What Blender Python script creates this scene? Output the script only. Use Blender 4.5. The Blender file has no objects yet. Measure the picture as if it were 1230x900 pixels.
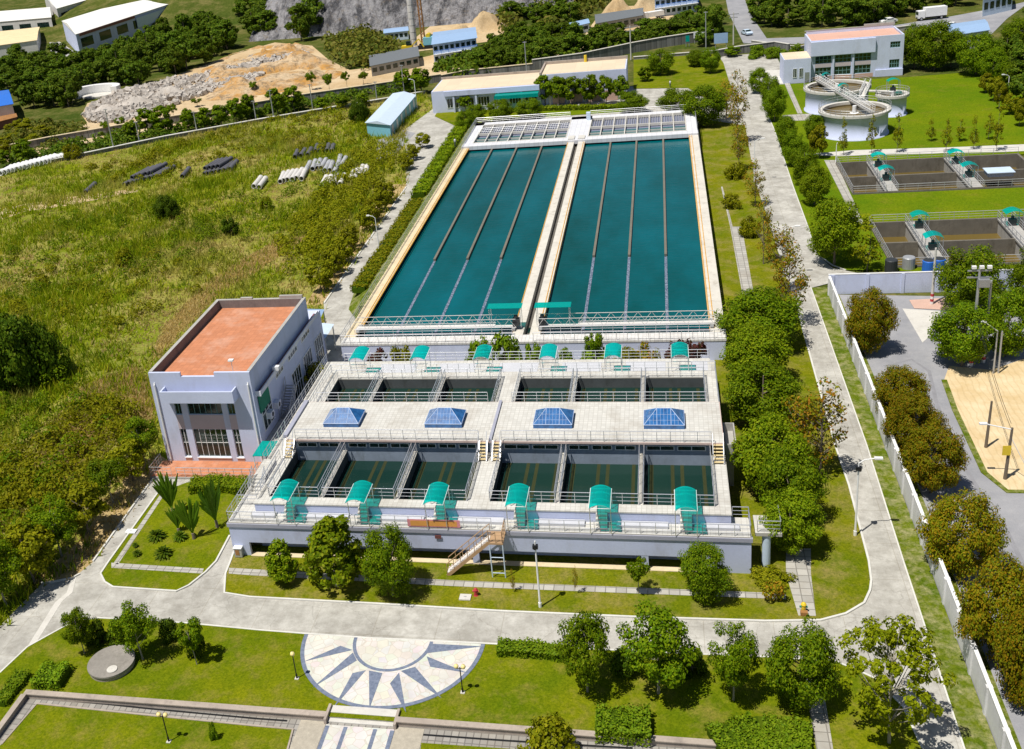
import bpy, math, random
import numpy as np
from mathutils import Vector, Matrix
R_ = math.radians
rnd = random.Random(7)
sc = bpy.context.scene
COL = sc.collection

# ------------------------------------------------------------------ camera model (calibrated on the plant's own axes)
YAW, PIT, ROL, FPX, CX, CY = R_(-15.0514), R_(22.1222), R_(-7.1248), 1279.1, 484.5, 362.6
CAM = np.array([37.1736, -71.3558, 53.6748])
_f = np.array([math.sin(YAW)*math.cos(PIT), math.cos(YAW)*math.cos(PIT), -math.sin(PIT)])
_r = np.array([math.cos(YAW), -math.sin(YAW), 0.0]); _u = np.cross(_r, _f)
_c, _s = math.cos(ROL), math.sin(ROL)
RM = np.array([_c*_r+_s*_u, -_s*_r+_c*_u, _f])
def ray(px, py):
    return RM.T @ np.array([(px-CX)/FPX, -(py-CY)/FPX, 1.0])
def G(px, py, z=0.0):
    d = ray(px, py); p = CAM + d*((z-CAM[2])/d[2]); return (float(p[0]), float(p[1]), z)
def proj(p):
    q = RM @ (np.array(p, float)-CAM); return CX+FPX*q[0]/q[2], CY-FPX*q[1]/q[2], q[2]
def height_at(x, y, row):
    lo, hi = 0.0, 60.0
    for _ in range(40):
        m = (lo+hi)/2
        if proj((x, y, m))[1] > row: lo = m
        else: hi = m
    return lo
def mpp(x, y, z=0): return proj((x, y, z))[2]/FPX        # metres per pixel there

cam_d = bpy.data.cameras.new('camera'); cam = bpy.data.objects.new('camera', cam_d); COL.objects.link(cam)
M3 = Matrix((RM[0], RM[1], -RM[2])).transposed()
cam.matrix_world = Matrix.Translation(CAM) @ M3.to_4x4()
cam_d.sensor_fit = 'HORIZONTAL'; cam_d.sensor_width = 36; cam_d.lens = 36*FPX/1230
cam_d.shift_x = (615-CX)/1230; cam_d.shift_y = -(450-CY)/1230
cam_d.clip_start = 1; cam_d.clip_end = 4000
sc.camera = cam

# ------------------------------------------------------------------ light
w = bpy.data.worlds.new('World'); sc.world = w; w.use_nodes = True
nt = w.node_tree; nt.nodes.clear()
sky = nt.nodes.new('ShaderNodeTexSky'); sky.sky_type = 'NISHITA'; sky.sun_disc = False
SUN_EL, SUN_AZ = R_(67), R_(49)
sky.sun_elevation = SUN_EL; sky.sun_rotation = R_(221); sky.air_density = 1.0; sky.dust_density = 0.6
bg = nt.nodes.new('ShaderNodeBackground'); bg.inputs[1].default_value = 0.055
wo = nt.nodes.new('ShaderNodeOutputWorld'); nt.links.new(sky.outputs[0], bg.inputs[0]); nt.links.new(bg.outputs[0], wo.inputs[0])
sl = bpy.data.lights.new('sun', 'SUN'); so = bpy.data.objects.new('sun', sl); COL.objects.link(so)
sl.energy = 5.0; sl.angle = R_(0.5); sl.color = (1, .95, .86)
sd = Vector((math.cos(SUN_AZ)*math.cos(SUN_EL), math.sin(SUN_AZ)*math.cos(SUN_EL), -math.sin(SUN_EL)))
so.rotation_euler = sd.to_track_quat('-Z', 'Y').to_euler(); so.location = (-30, -40, 120)
sc.view_settings.view_transform = 'Standard'; sc.view_settings.look = 'None'
sc.view_settings.exposure = 0.12; sc.view_settings.gamma = 1
sc.render.engine = 'CYCLES'; sc.cycles.max_bounces = 6; sc.cycles.transparent_max_bounces = 8

# ------------------------------------------------------------------ materials
class NT:
    def __init__(s, name):
        s.m = bpy.data.materials.new(name); s.m.use_nodes = True; s.t = s.m.node_tree
        s.b = s.t.nodes['Principled BSDF']; s.out = s.t.nodes['Material Output']
        s.tc = s.t.nodes.new('ShaderNodeTexCoord')
    def n(s, kind, **kw):
        x = s.t.nodes.new(kind)
        for k, v in kw.items(): setattr(x, k, v)
        return x
    def l(s, a, b): s.t.links.new(a, b)
    def noise(s, scale, detail=4, rough=.6, stretch=None, dist=0):
        x = s.n('ShaderNodeTexNoise'); x.inputs['Scale'].default_value = scale; x.inputs['Detail'].default_value = detail
        x.inputs['Roughness'].default_value = rough; x.inputs['Distortion'].default_value = dist
        if stretch:
            mp = s.n('ShaderNodeMapping'); mp.inputs['Scale'].default_value = stretch
            s.l(s.tc.outputs['Object'], mp.inputs[0]); s.l(mp.outputs[0], x.inputs['Vector'])
        else: s.l(s.tc.outputs['Object'], x.inputs['Vector'])
        return x.outputs['Fac']
    def ramp(s, fac, lo, hi):
        x = s.n('ShaderNodeMapRange'); x.inputs[1].default_value = lo; x.inputs[2].default_value = hi
        s.l(fac, x.inputs[0]); return x.outputs[0]
    def mix(s, fac, a, b, mode='MIX'):
        x = s.n('ShaderNodeMix', data_type='RGBA', blend_type=mode)
        for sock, v in ((x.inputs[0], fac), (x.inputs[6], a), (x.inputs[7], b)):
            if isinstance(v, (int, float)): sock.default_value = v
            elif isinstance(v, tuple): sock.default_value = v if len(v) == 4 else (*v, 1)
            else: s.l(v, sock)
        return x.outputs[2]
    def bump(s, h, strength=.3, dist=.1):
        x = s.n('ShaderNodeBump'); x.inputs['Strength'].default_value = strength; x.inputs['Distance'].default_value = dist
        s.l(h, x.inputs['Height']); s.l(x.outputs[0], s.b.inputs['Normal'])
    def done(s, col=None, rough=.8, metal=0, spec=None):
        if col is not None:
            if isinstance(col, tuple): s.b.inputs['Base Color'].default_value = (*col, 1)
            else: s.l(col, s.b.inputs['Base Color'])
        s.b.inputs['Roughness'].default_value = rough; s.b.inputs['Metallic'].default_value = metal
        if spec is not None: s.b.inputs['Specular IOR Level'].default_value = spec
        return s.m
M = {}
def weathered(name, c, var=.18, scale=.6, fine=6, rough=.8, metal=0, bump=.15, stain=None, stain_amt=.5, spec=.3):
    t = NT(name); a = tuple(v*(1-var) for v in c); b = tuple(min(v*(1+var), .95) for v in c)
    col = t.mix(t.ramp(t.noise(scale), .3, .7), a, b)
    f = t.noise(fine, 5, .7); col = t.mix(t.ramp(f, .35, .75), col, tuple(v*(1-var*.9) for v in c))
    if stain: col = t.mix(t.mix(t.ramp(t.noise(scale*1.7, 6, .7, (1, 1, .4)), .52, .75), (0, 0, 0), (stain_amt,)*3), col, stain)
    if bump: t.bump(f, bump, .04)
    M[name] = t.done(col, rough, metal, spec); return M[name]
def tiles(name, c, mortar, size=.5, var=.12, stain=(.2, .15, .09), amt=.35, rough=.7, mw=.045):
    t = NT(name); br = t.n('ShaderNodeTexBrick'); br.offset = 0; br.squash = 1
    br.inputs['Scale'].default_value = 1; br.inputs['Brick Width'].default_value = size; br.inputs['Row Height'].default_value = size
    br.inputs['Mortar Size'].default_value = mw; br.inputs['Mortar Smooth'].default_value = .3
    br.inputs['Color1'].default_value = (*[v*(1-var) for v in c], 1); br.inputs['Color2'].default_value = (*[min(.95, v*(1+var)) for v in c], 1)
    br.inputs['Mortar'].default_value = (*mortar, 1); t.l(t.tc.outputs['Object'], br.inputs['Vector'])
    col = t.mix(t.mix(t.ramp(t.noise(.35, 6, .65), .48, .75), (0, 0, 0), (amt,)*3), br.outputs['Color'], stain)
    col = t.mix(t.mix(t.ramp(t.noise(2.2, 6, .7), .5, .8), (0, 0, 0), (amt*.7,)*3), col, tuple(v*.6 for v in c))
    M[name] = t.done(col, rough, 0, .3); return M[name]
def grassy(name, c1, c2, c3, s1=.12, s2=.9, fine=9, dry=.62, bump=.5):
    t = NT(name)
    col = t.mix(t.ramp(t.noise(s1, 5, .65), .36, .66), c1, c2)
    col = t.mix(t.ramp(t.noise(s2, 6, .7), dry-.14, dry+.14), col, c3)
    f = t.noise(fine, 6, .8); f2 = t.noise(fine*.33, 5, .75)
    col = t.mix(t.ramp(f, .34, .66), t.mix(1.0, col, (.42, .52, .35), 'MULTIPLY'), t.mix(1.0, col, (1.12, 1.08, 1.05), 'MULTIPLY'))
    col = t.mix(t.mix(t.ramp(f2, .45, .75), (0, 0, 0), (.45,)*3), col, t.mix(1.0, col, (.6, .72, .5), 'MULTIPLY'))
    t.bump(f, bump, .15); M[name] = t.done(col, .95, 0, .02); return M[name]
def leafy(name, cols, trans=.3, rough=.55, patch=None):
    t = NT(name); g = t.n('ShaderNodeNewGeometry'); oi = t.n('ShaderNodeObjectInfo')
    cr = t.n('ShaderNodeValToRGB'); cr.color_ramp.interpolation = 'LINEAR'
    els = cr.color_ramp.elements
    while len(els) < len(cols): els.new(.5)
    for i, c in enumerate(cols): els[i].position = i/(len(cols)-1); els[i].color = (*c, 1)
    t.l(g.outputs['Random Per Island'], cr.inputs[0])
    src = cr.outputs[0]
    if patch: src = t.mix(t.mix(t.ramp(t.noise(.045, 5, .65), .50, .64), (0,)*3, (.8,)*3), t.mix(t.mix(t.ramp(t.noise(.16, 4, .6), .52, .68), (0,)*3, (.7,)*3), src, patch[1]), patch[0])
    hs = t.n('ShaderNodeHueSaturation'); t.l(src, hs.inputs['Color'])
    mr = t.n('ShaderNodeMapRange'); mr.inputs[3].default_value = .86; mr.inputs[4].default_value = 1.18; t.l(oi.outputs['Random'], mr.inputs[0]); t.l(mr.outputs[0], hs.inputs['Value'])
    mh = t.n('ShaderNodeMapRange'); mh.inputs[3].default_value = .494; mh.inputs[4].default_value = .505; t.l(oi.outputs['Random'], mh.inputs[0]); t.l(mh.outputs[0], hs.inputs['Hue'])
    t.l(hs.outputs[0], t.b.inputs['Base Color']); t.b.inputs['Roughness'].default_value = rough; t.b.inputs['Specular IOR Level'].default_value = .07
    tr = t.n('ShaderNodeBsdfTranslucent'); t.l(hs.outputs[0], tr.inputs[0])
    mx = t.n('ShaderNodeMixShader'); mx.inputs[0].default_value = trans
    t.l(t.b.outputs[0], mx.inputs[1]); t.l(tr.outputs[0], mx.inputs[2]); t.l(mx.outputs[0], t.out.inputs[0])
    M[name] = t.m; return t.m
def plain(name, c, rough=.6, metal=0, spec=.4):
    return weathered(name, c, .08, 1.5, 12, rough, metal, 0, None, 0, spec)

# concrete pavement with joints
t = NT('concrete_road')
col = t.mix(t.ramp(t.noise(.28, 7, .75), .38, .62), (.37, .355, .32), (.58, .565, .52))
col = t.mix(t.mix(t.ramp(t.noise(.9, 8, .8), .46, .70), (0, 0, 0), (.6,)*3), col, (.26, .24, .205))
col = t.mix(t.mix(t.ramp(t.noise(.5, 6, .8, (.25, 2.2, 1)), .56, .74), (0, 0, 0), (.35,)*3), col, (.24, .225, .2))
br = t.n('ShaderNodeTexBrick'); br.offset = 0; br.inputs['Scale'].default_value = 1; br.inputs['Brick Width'].default_value = 4.9; br.inputs['Row Height'].default_value = 4.6
br.inputs['Mortar Size'].default_value = .03; br.inputs['Color1'].default_value = (1, 1, 1, 1); br.inputs['Color2'].default_value = (.93, .93, .93, 1); br.inputs['Mortar'].default_value = (.80, .78, .74, 1)
t.l(t.tc.outputs['Object'], br.inputs['Vector']); col = t.mix(1.0, col, br.outputs['Color'], 'MULTIPLY')
vd = t.n('ShaderNodeTexVoronoi', feature='DISTANCE_TO_EDGE'); vd.inputs['Scale'].default_value = .21; nz = t.n('ShaderNodeTexNoise'); nz.inputs['Scale'].default_value = .9; nz.inputs['Detail'].default_value = 5; t.l(t.tc.outputs['Object'], nz.inputs['Vector'])
ad = t.n('ShaderNodeVectorMath', operation='MULTIPLY_ADD'); ad.inputs[1].default_value = (1.6, 1.6, 0); t.l(nz.outputs['Color'], ad.inputs[0]); t.l(t.tc.outputs['Object'], ad.inputs[2]); t.l(ad.outputs[0], vd.inputs['Vector'])
col = t.mix(t.mix(t.ramp(vd.outputs['Distance'], .0, .010), (.4,)*3, (0,)*3), col, (.2, .185, .16))
f = t.noise(14, 5, .8); col = t.mix(t.ramp(f, .25, .8), t.mix(1.0, col, (.82, .82, .82), 'MULTIPLY'), col)
t.bump(f, .2, .03); M['concrete_road'] = t.done(col, .9, 0, .2)
t = NT('asphalt')
col = t.mix(t.ramp(t.noise(.16, 6, .7), .32, .7), (.25, .255, .28), (.37, .37, .39))
col = t.mix(t.mix(t.ramp(t.noise(.7, 7, .75), .5, .75), (0, 0, 0), (.5,)*3), col, (.44, .43, .43))
f = t.noise(9, 5, .8); t.bump(f, .2, .03); M['asphalt'] = t.done(t.mix(t.ramp(f, .3, .75), t.mix(1.0, col, (.8, .8, .8), 'MULTIPLY'), col), .9, 0, .2)
grassy('lawn', (.125, .175, .005), (.22, .235, .007), (.30, .24, .06), .16, .5, 6, .63)
grassy('lawn_worn', (.14, .18, .006), (.235, .225, .010), (.34, .26, .10), .13, .38, 6, .60)
grassy('lawn_bright', (.115, .195, .006), (.19, .235, .007), (.23, .20, .03), .07, .3, 5, .68)
grassy('rough_verge', (.10, .15, .01), (.17, .20, .015), (.42, .37, .22), .3, .9, 6, .58)
grassy('wild_ground', (.17, .23, .007), (.26, .27, .015), (.48, .37, .16), .035, .09, 2.5, .55, .8)
grassy('scrub_ground', (.06, .09, .015), (.12, .13, .03), (.25, .20, .09), .03, .12, 1.2, .60, .8)
t = NT('dirt')
col = t.mix(t.ramp(t.noise(.06, 6, .7), .35, .66), (.54, .38, .20), (.70, .56, .37))
col = t.mix(t.ramp(t.noise(.35, 7, .75), .5, .72), col, (.42, .31, .18)); f = t.noise(2.5, 6, .8); t.bump(f, .6, .3)
M['dirt'] = t.done(t.mix(t.ramp(f, .3, .7), t.mix(1.0, col, (.75, .75, .75), 'MULTIPLY'), col), .95, 0, .1)
weathered('dry_earth', (.44,.32,.15), .25, .4, 4, .95, 0, .4, (.22,.19,.05), .6)
t = NT('sand')
wv = t.n('ShaderNodeTexWave'); wv.inputs['Scale'].default_value = .55; wv.inputs['Distortion'].default_value = 4; wv.inputs['Detail'].default_value = 3; t.l(t.tc.outputs['Object'], wv.inputs['Vector'])
col = t.mix(t.ramp(t.noise(.3, 6, .7), .35, .68), (.54, .40, .21), (.68, .56, .37))
col = t.mix(t.mix(t.ramp(wv.outputs['Fac'], .0, .25), (.3,)*3, (0, 0, 0)), col, (.4, .29, .15)); M['sand'] = t.done(col, .95, 0, .1)
t = NT('rock')
a = t.noise(.22, 8, .8, (1, .5, .45)); b = t.noise(.5, 6, .8)
col = t.mix(t.ramp(a, .42, .57), (.09, .09, .10), (.42, .41, .43)); col = t.mix(t.ramp(b, .55, .7), col, (.30, .24, .17)); t.bump(b, 1, 2.0); M['rock'] = t.done(col, .95, 0, .1)
weathered('white_wall', (.55, .60, .78), .07, .3, 5, .8, 0, .1, (.36, .37, .42), .45)
weathered('blue_grey_wall', (.49, .54, .74), .08, .3, 5, .8, 0, .1, (.28, .27, .28), .4)
weathered('trim_grey', (.34, .35, .43), .1, .6, 6)
weathered('slab_grey', (.52,.53,.57), .08, .5, 5, .8, 0, .1, (.35,.34,.33), .4); weathered('panel_wall', (.68, .69, .76), .07, .4, 5, .8, 0, .1, (.4, .38, .36), .45)
weathered('pink_trim', (.56, .44, .40), .12, .8, 6, .8, 0, .1, (.28, .2, .17), .5)
weathered('spandrel', (.50, .43, .46), .06, .8, 6)
weathered('pink_base', (.55, .37, .30), .08, .8, 6)
tiles('cream_tiles', (.555, .545, .51), (.45, .435, .40), .40, .07, amt=.42, mw=.03)
tiles('pale_tiles', (.66, .65, .63), (.5, .48, .46), .42, amt=.2)
tiles('orange_tiles', (.50, .205, .105), (.40, .16, .085), .6, .09, (.60, .37, .28), .75, .8, .02)
tiles('end_tiles', (.62, .63, .67), (.5, .5, .53), .9, .05, amt=.12)
tiles('paver', (.30, .285, .26), (.16, .15, .14), .5, .15, amt=.3)
tiles('slab_path', (.40, .385, .35), (.2, .19, .17), .8, .12, amt=.4)
tiles('stone_blocks', (.20, .20, .195), (.10, .10, .10), .8, .25, amt=.3)
tiles('roof_pink', (.60, .36, .28), (.5, .3, .24), 2.5, .05, (.5, .33, .28), .4, .8, .03)
tiles('roof_tan', (.66, .55, .40), (.5, .42, .32), 3, .05, (.5, .43, .34), .4, .8, .03)
weathered('rim_cream', (.66, .55, .37), .12, .5, 5, .8, 0, .1, (.3, .22, .12), .45)
weathered('rim_pale', (.60, .57, .51), .12, .5, 5, .8, 0, .1, (.25, .21, .16), .55)
weathered('rail_yellow', (.62, .33, .045), .15, 1, 8, .6)
weathered('tyre_dark', (.25,.25,.27), .15, 1, 6); weathered('lane_concrete', (.17, .155, .125), .15, .6, 6)
t = NT('launder_foam'); a = t.noise(5, 4, .8); M['launder_foam'] = t.done(t.mix(t.ramp(a, .42, .6), (.04, .06, .11), (.25, .29, .37)), .6)
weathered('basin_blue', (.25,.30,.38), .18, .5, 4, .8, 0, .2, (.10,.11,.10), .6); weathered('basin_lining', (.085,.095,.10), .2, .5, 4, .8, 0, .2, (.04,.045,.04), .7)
weathered('parapet_grey', (.20,.175,.17), .2, .6, 5, .85, 0, .2, (.09,.08,.08), .6)
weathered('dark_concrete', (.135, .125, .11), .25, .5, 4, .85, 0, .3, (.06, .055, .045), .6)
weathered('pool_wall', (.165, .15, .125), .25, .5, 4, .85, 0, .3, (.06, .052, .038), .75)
weathered('concrete', (.40, .39, .37), .15, .5, 5, .85, 0, .2, (.2, .19, .17), .5)
weathered('cover_concrete', (.27,.25,.225), .2, .8, 5, .85, 0, .2, (.14,.13,.11), .6); weathered('pale_concrete', (.58, .56, .52), .1, .6, 5, .85, 0, .2, (.33, .31, .27), .5)
weathered('kerb', (.62, .61, .57), .12, .8, 5)
weathered('garden_wall', (.40, .34, .29), .16, .7, 5, .85, 0, .2, (.14, .12, .11), .6)
weathered('stone_granite', (.42, .38, .31), .2, 3, 14)
plain('steel', (.72, .73, .76), .33, .75); plain('white_paint', (.80, .80, .80), .5); plain('grey_metal', (.36, .37, .39), .45, .5)
plain('dark_metal', (.05, .055, .06), .5, .3); plain('black', (.012, .013, .015), .5); plain('galv', (.45, .46, .48), .45, .4)
plain('window_frame', (.78, .80, .80), .5); plain('frame_blue', (.42, .52, .72), .6); plain('teal_frame', (.16, .30, .30), .5); plain('tread', (.62, .50, .27), .7); plain('brown_steel', (.42, .27, .15), .6)
plain('red_paint', (.45, .04, .05), .5); plain('yellow_paint', (.72, .52, .03), .5); plain('orange_cloth', (.70, .33, .08), .8); plain('pink_cloth', (.68, .27, .30), .8)
plain('blue_sheet', (.30, .44, .66), .45); plain('bright_blue', (.03, .16, .62), .45); plain('light_blue_sheet', (.55, .66, .80), .45); plain('cyan_panel', (.20, .48, .60), .5)
plain('plaque', (.16, .06, .06), .5); plain('wood', (.16, .13, .10), .8); plain('globe', (.85, .70, .30), .3); plain('slate', (.14, .155, .17), .8)
weathered('white_roof', (.78, .77, .74), .06, .2, 2, .6, 0, 0, (.5, .45, .38), .35); weathered('cream_roof', (.78, .63, .38), .1, .2, 2, .6, 0, 0, (.6, .45, .3), .4)
weathered('rubble_stone', (.46, .42, .38), .3, .25, 3, .9, 0, .2, (.3, .22, .14), .6); weathered('old_white', (.62, .60, .58), .15, .5, 4); weathered('bark', (.20, .165, .125), .25, 2, 12, .9, 0, .4); weathered('pale_bark', (.33, .30, .25), .2, 2, 12, .9, 0, .4)
weathered('pipe_grey', (.40, .41, .44), .15, .8, 6, .85); weathered('pipe_dark', (.11, .11, .13), .2, .8, 6, .7); weathered('mesh_green', (.02, .20, .12), .2, 2, 10)
weathered('brick_yellow', (.50, .40, .20), .1, 1, 6); weathered('brick_red', (.25, .10, .07), .15, 1, 6); weathered('rust', (.35, .17, .06), .25, 1, 6, .6)
# glass
t = NT('window_glass'); M['window_glass'] = t.done(t.mix(t.ramp(t.noise(1.3, 3), .4, .65), (.006, .016, .014), (.018, .040, .036)), .08, 0, .6)
t = NT('skylight_glass'); M['skylight_glass'] = t.done(t.mix(t.ramp(t.noise(2.0, 3), .35, .7), (.010, .075, .23), (.030, .16, .42)), .12, 0, .8)
t = NT('teal_sheet'); t.b.inputs['Base Color'].default_value = (.0, .40, .37, 1); t.b.inputs['Roughness'].default_value = .3
tp = t.n('ShaderNodeBsdfTransparent'); tp.inputs[0].default_value = (.0, .85, .74, 1); mx = t.n('ShaderNodeMixShader'); mx.inputs[0].default_value = .45
t.l(t.b.outputs[0], mx.inputs[1]); t.l(tp.outputs[0], mx.inputs[2]); t.l(mx.outputs[0], t.out.inputs[0]); M['teal_sheet'] = t.m
def water(name, c1, c2, bump=.06, scale=1.2, rough=.07):
    t = NT(name); col = t.mix(t.ramp(t.noise(.05, 5, .65, (1, .45, 1)), .36, .64), c1, c2)
    wv = t.noise(scale, 4, .6, (1, 2.2, 1)); t.bump(wv, bump, .3); t.b.inputs['IOR'].default_value = 1.33
    M[name] = t.done(col, rough, 0, .5)
water('tank_water', (.0, .055, .052), (.0, .108, .132), .14, .8); water('basin_water', (.006, .026, .022), (.012, .036, .028), .05); water('pool_water', (.10, .072, .018), (.15, .105, .028), .03, 1.2, .22)
water('thick_water', (.14, .105, .05), (.19, .15, .075), .05, 2)
# leaves
leafy('leaf_green', [(.065, .135, .003), (.135, .215, .004), (.23, .30, .006)], .38)
leafy('leaf_bright', [(.10, .175, .003), (.18, .26, .005), (.28, .33, .009)], .38)
leafy('leaf_dark', [(.038, .080, .004), (.070, .12, .005), (.12, .17, .008)])
leafy('leaf_olive', [(.14, .17, .004), (.225, .24, .006), (.33, .31, .010)], .38)
leafy('leaf_russet', [(.12, .175, .005), (.21, .215, .006), (.31, .175, .007), (.18, .22, .006)], .37)
leafy('leaf_yellow', [(.19, .26, .004), (.28, .35, .006), (.38, .42, .012)], .42)
leafy('leaf_autumn', [(.15, .22, .006), (.28, .29, .010), (.48, .22, .02), (.22, .29, .010)], .4)
leafy('leaf_hedge', [(.10, .19, .006), (.16, .255, .007), (.22, .30, .012)])
leafy('leaf_far', [(.05, .105, .006), (.09, .15, .008), (.15, .20, .012)])
leafy('leaf_scrub', [(.07, .10, .012), (.125, .14, .015), (.19, .165, .03)])
leafy('leaf_palm', [(.05, .13, .006), (.10, .20, .010), (.16, .26, .013)])
leafy('leaf_purple', [(.07, .025, .025), (.13, .045, .035), (.09, .08, .012)])
leafy('leaf_dry', [(.20, .18, .03), (.32, .24, .06), (.42, .30, .11)])
leafy('blade', [(.14, .21, .004), (.22, .29, .005), (.29, .32, .008), (.40, .36, .03)], .45, .6, ((.46, .36, .13), (.09, .17, .005)))
leafy('blade_dry', [(.42, .32, .09), (.56, .43, .17), (.66, .53, .26)], .5)

# ------------------------------------------------------------------ mesh builder
class MB:
    def __init__(s): s.v = []; s.f = []; s.mi = []; s.cur = 0
    def add(s, vs, fs):
        o = len(s.v); s.v += [tuple(p) for p in vs]; s.f += [tuple(o+i for i in q) for q in fs]; s.mi += [s.cur]*len(fs); return s
    def box(s, x0, y0, z0, x1, y1, z1):
        vs = [(x0,y0,z0),(x1,y0,z0),(x1,y1,z0),(x0,y1,z0),(x0,y0,z1),(x1,y0,z1),(x1,y1,z1),(x0,y1,z1)]
        return s.add(vs, [(0,3,2,1),(4,5,6,7),(0,1,5,4),(1,2,6,5),(2,3,7,6),(3,0,4,7)])
    def prism(s, pts, z0, z1):
        n = len(pts); a = sum(pts[i][0]*pts[(i+1)%n][1]-pts[(i+1)%n][0]*pts[i][1] for i in range(n))
        if a < 0: pts = pts[::-1]
        vs = [(p[0],p[1],z0) for p in pts]+[(p[0],p[1],z1) for p in pts]
        return s.add(vs, [tuple(range(n))[::-1], tuple(range(n,2*n))]+[(i,(i+1)%n,n+(i+1)%n,n+i) for i in range(n)])
    def beam(s, p, q, w, h):           # box beam along p->q
        p, q = Vector(p), Vector(q); d = (q-p).normalized(); up = Vector((0,0,1)) if abs(d.z) < .95 else Vector((0,1,0))
        r = d.cross(up).normalized(); u = r.cross(d)
        vs = [e+r*(a*w/2)+u*(b*h/2) for e in (p,q) for a,b in ((-1,-1),(1,-1),(1,1),(-1,1))]
        return s.add(vs, [(0,1,2,3)[::-1][::-1],(7,6,5,4),(0,4,5,1),(1,5,6,2),(2,6,7,3),(3,7,4,0)])
    def tube(s, pts, r, n=6, r1=None, cap=True):
        pts = [Vector(p) for p in pts]; m = len(pts); vs = []; fs = []
        for i, p in enumerate(pts):
            d = (pts[min(i+1,m-1)]-pts[max(i-1,0)]).normalized(); up = Vector((0,0,1)) if abs(d.z) < .9 else Vector((1,0,0))
            a = d.cross(up).normalized(); b = d.cross(a); rr = r if r1 is None else r+(r1-r)*i/(m-1)
            vs += [p+a*(rr*math.cos(k*2*math.pi/n))+b*(rr*math.sin(k*2*math.pi/n)) for k in range(n)]
        for i in range(m-1): fs += [(i*n+k, (i+1)*n+k, (i+1)*n+(k+1)%n, i*n+(k+1)%n) for k in range(n)]
        if cap: fs += [tuple(range(n)), tuple(range((m-1)*n, m*n))[::-1]]
        return s.add(vs, fs)
    def lathe(s, prof, c=(0,0,0), n=32, close=False):
        vs = [(c[0]+r*math.cos(k*2*math.pi/n), c[1]+r*math.sin(k*2*math.pi/n), c[2]+z) for r,z in prof for k in range(n)]
        m = len(prof); fs = [(i*n+k, i*n+(k+1)%n, (i+1)*n+(k+1)%n, (i+1)*n+k) for i in range(m-1) for k in range(n)]
        if close: fs.append(tuple(range((m-1)*n, m*n)))
        return s.add(vs, fs)
    def mesh(s, name, *mats):
        me = bpy.data.meshes.new(name); me.from_pydata(s.v, [], s.f)
        for m_ in mats: me.materials.append(M[m_])
        if any(s.mi): me.polygons.foreach_set('material_index', s.mi)
        me.update(); return me
def link(name, me, parent=None, local=False):
    o = bpy.data.objects.new(name, me); COL.objects.link(o)
    if parent is not None:
        o.parent = parent
        if not local and parent.type == 'EMPTY': o.matrix_parent_inverse = parent.matrix_basis.inverted()
    return o
def part(name, mb, mats, parent=None, local=False, label=None, kind=None):
    if isinstance(mats, str): mats = (mats,)
    o = link(name, mb.mesh(name, *mats), parent, local)
    if label: o['label'] = label
    if kind: o['kind'] = kind
    return o
def tag(o, label, cat, group=None, kind=None):
    o['label'] = label; o['category'] = cat
    if group: o['group'] = group
    if kind: o['kind'] = kind
    return o
def thing(name, loc, label, cat, group=None, rz=0):
    o = bpy.data.objects.new(name, None); COL.objects.link(o); o.empty_display_size = .3
    o.matrix_basis = Matrix.Translation(loc) @ Matrix.Rotation(rz, 4, 'Z'); o.location = loc; o.rotation_euler = (0, 0, rz)
    return tag(o, label, cat, group)
def smooth(o):
    o.data.polygons.foreach_set('use_smooth', [True]*len(o.data.polygons)); return o
def struct(name, mb, mat, label=None):
    o = part(name, mb, mat); o['kind'] = 'structure'
    if label: o['label'] = label
    return o
def dup(root, loc, rz=0, scale=(1,1,1), label=None, group=None):
    def cp(o, p):
        c = o.copy(); COL.objects.link(c); c.parent = p
        for ch in o.children: cp(ch, c)
        return c
    r = cp(root, None); r.location = loc; r.rotation_euler = (0, 0, rz); r.scale = scale
    if label: r['label'] = label
    if group: r['group'] = group
    return r
ORD = ['first','second','third','fourth','fifth','sixth','seventh','eighth','ninth','tenth','eleventh','twelfth','thirteenth','fourteenth','fifteenth','sixteenth','seventeenth','eighteenth','nineteenth','twentieth']
def px_poly(pts, z=0): return [G(a, b, z)[:2] for a, b in pts]
def inside(x, y, poly):
    r = False; n = len(poly); j = n-1
    for i in range(n):
        if (poly[i][1] > y) != (poly[j][1] > y) and x < (poly[j][0]-poly[i][0])*(y-poly[i][1])/(poly[j][1]-poly[i][1])+poly[i][0]: r = not r
        j = i
    return r
def sheet(name, poly, z, mat, label=None):
    import bmesh
    bm = bmesh.new(); vs = [bm.verts.new((p[0], p[1], z)) for p in poly]; f = bm.faces.new(vs)
    f.normal_update()
    if f.normal.z < 0: f.normal_flip()
    bmesh.ops.triangulate(bm, faces=[f]); me = bpy.data.meshes.new(name); bm.to_mesh(me); bm.free(); me.materials.append(M[mat])
    o = link(name, me); o['kind'] = 'structure'
    if label: o['label'] = label
    return o
def ribbon(mb, pts, w, z0, z1, closed=False):
    n = len(pts); P = [Vector((p[0], p[1])) for p in pts]
    L = []; Rr = []
    for i in range(n):
        a = P[i-1] if (closed or i > 0) else P[i]; b = P[(i+1) % n] if (closed or i < n-1) else P[i]
        d = (b-a).normalized(); nn = Vector((-d.y, d.x))*w/2; L.append(P[i]+nn); Rr.append(P[i]-nn)
    for i in range(n if closed else n-1):
        j = (i+1) % n; q = [Rr[i], Rr[j], L[j], L[i]]
        vs = [(p.x, p.y, z0) for p in q]+[(p.x, p.y, z1) for p in q]
        mb.add(vs, [(4,5,6,7),(0,1,5,4),(2,3,7,6)]+([(1,2,6,5)] if (not closed and i == n-2) else [])+([(3,0,4,7)] if (not closed and i == 0) else []))
    return mb
def kerb(pts, closed=True, w=.16, h=.13):
    struct('kerb', ribbon(MB(), pts, w, -.02, h, closed), 'kerb')

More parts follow.
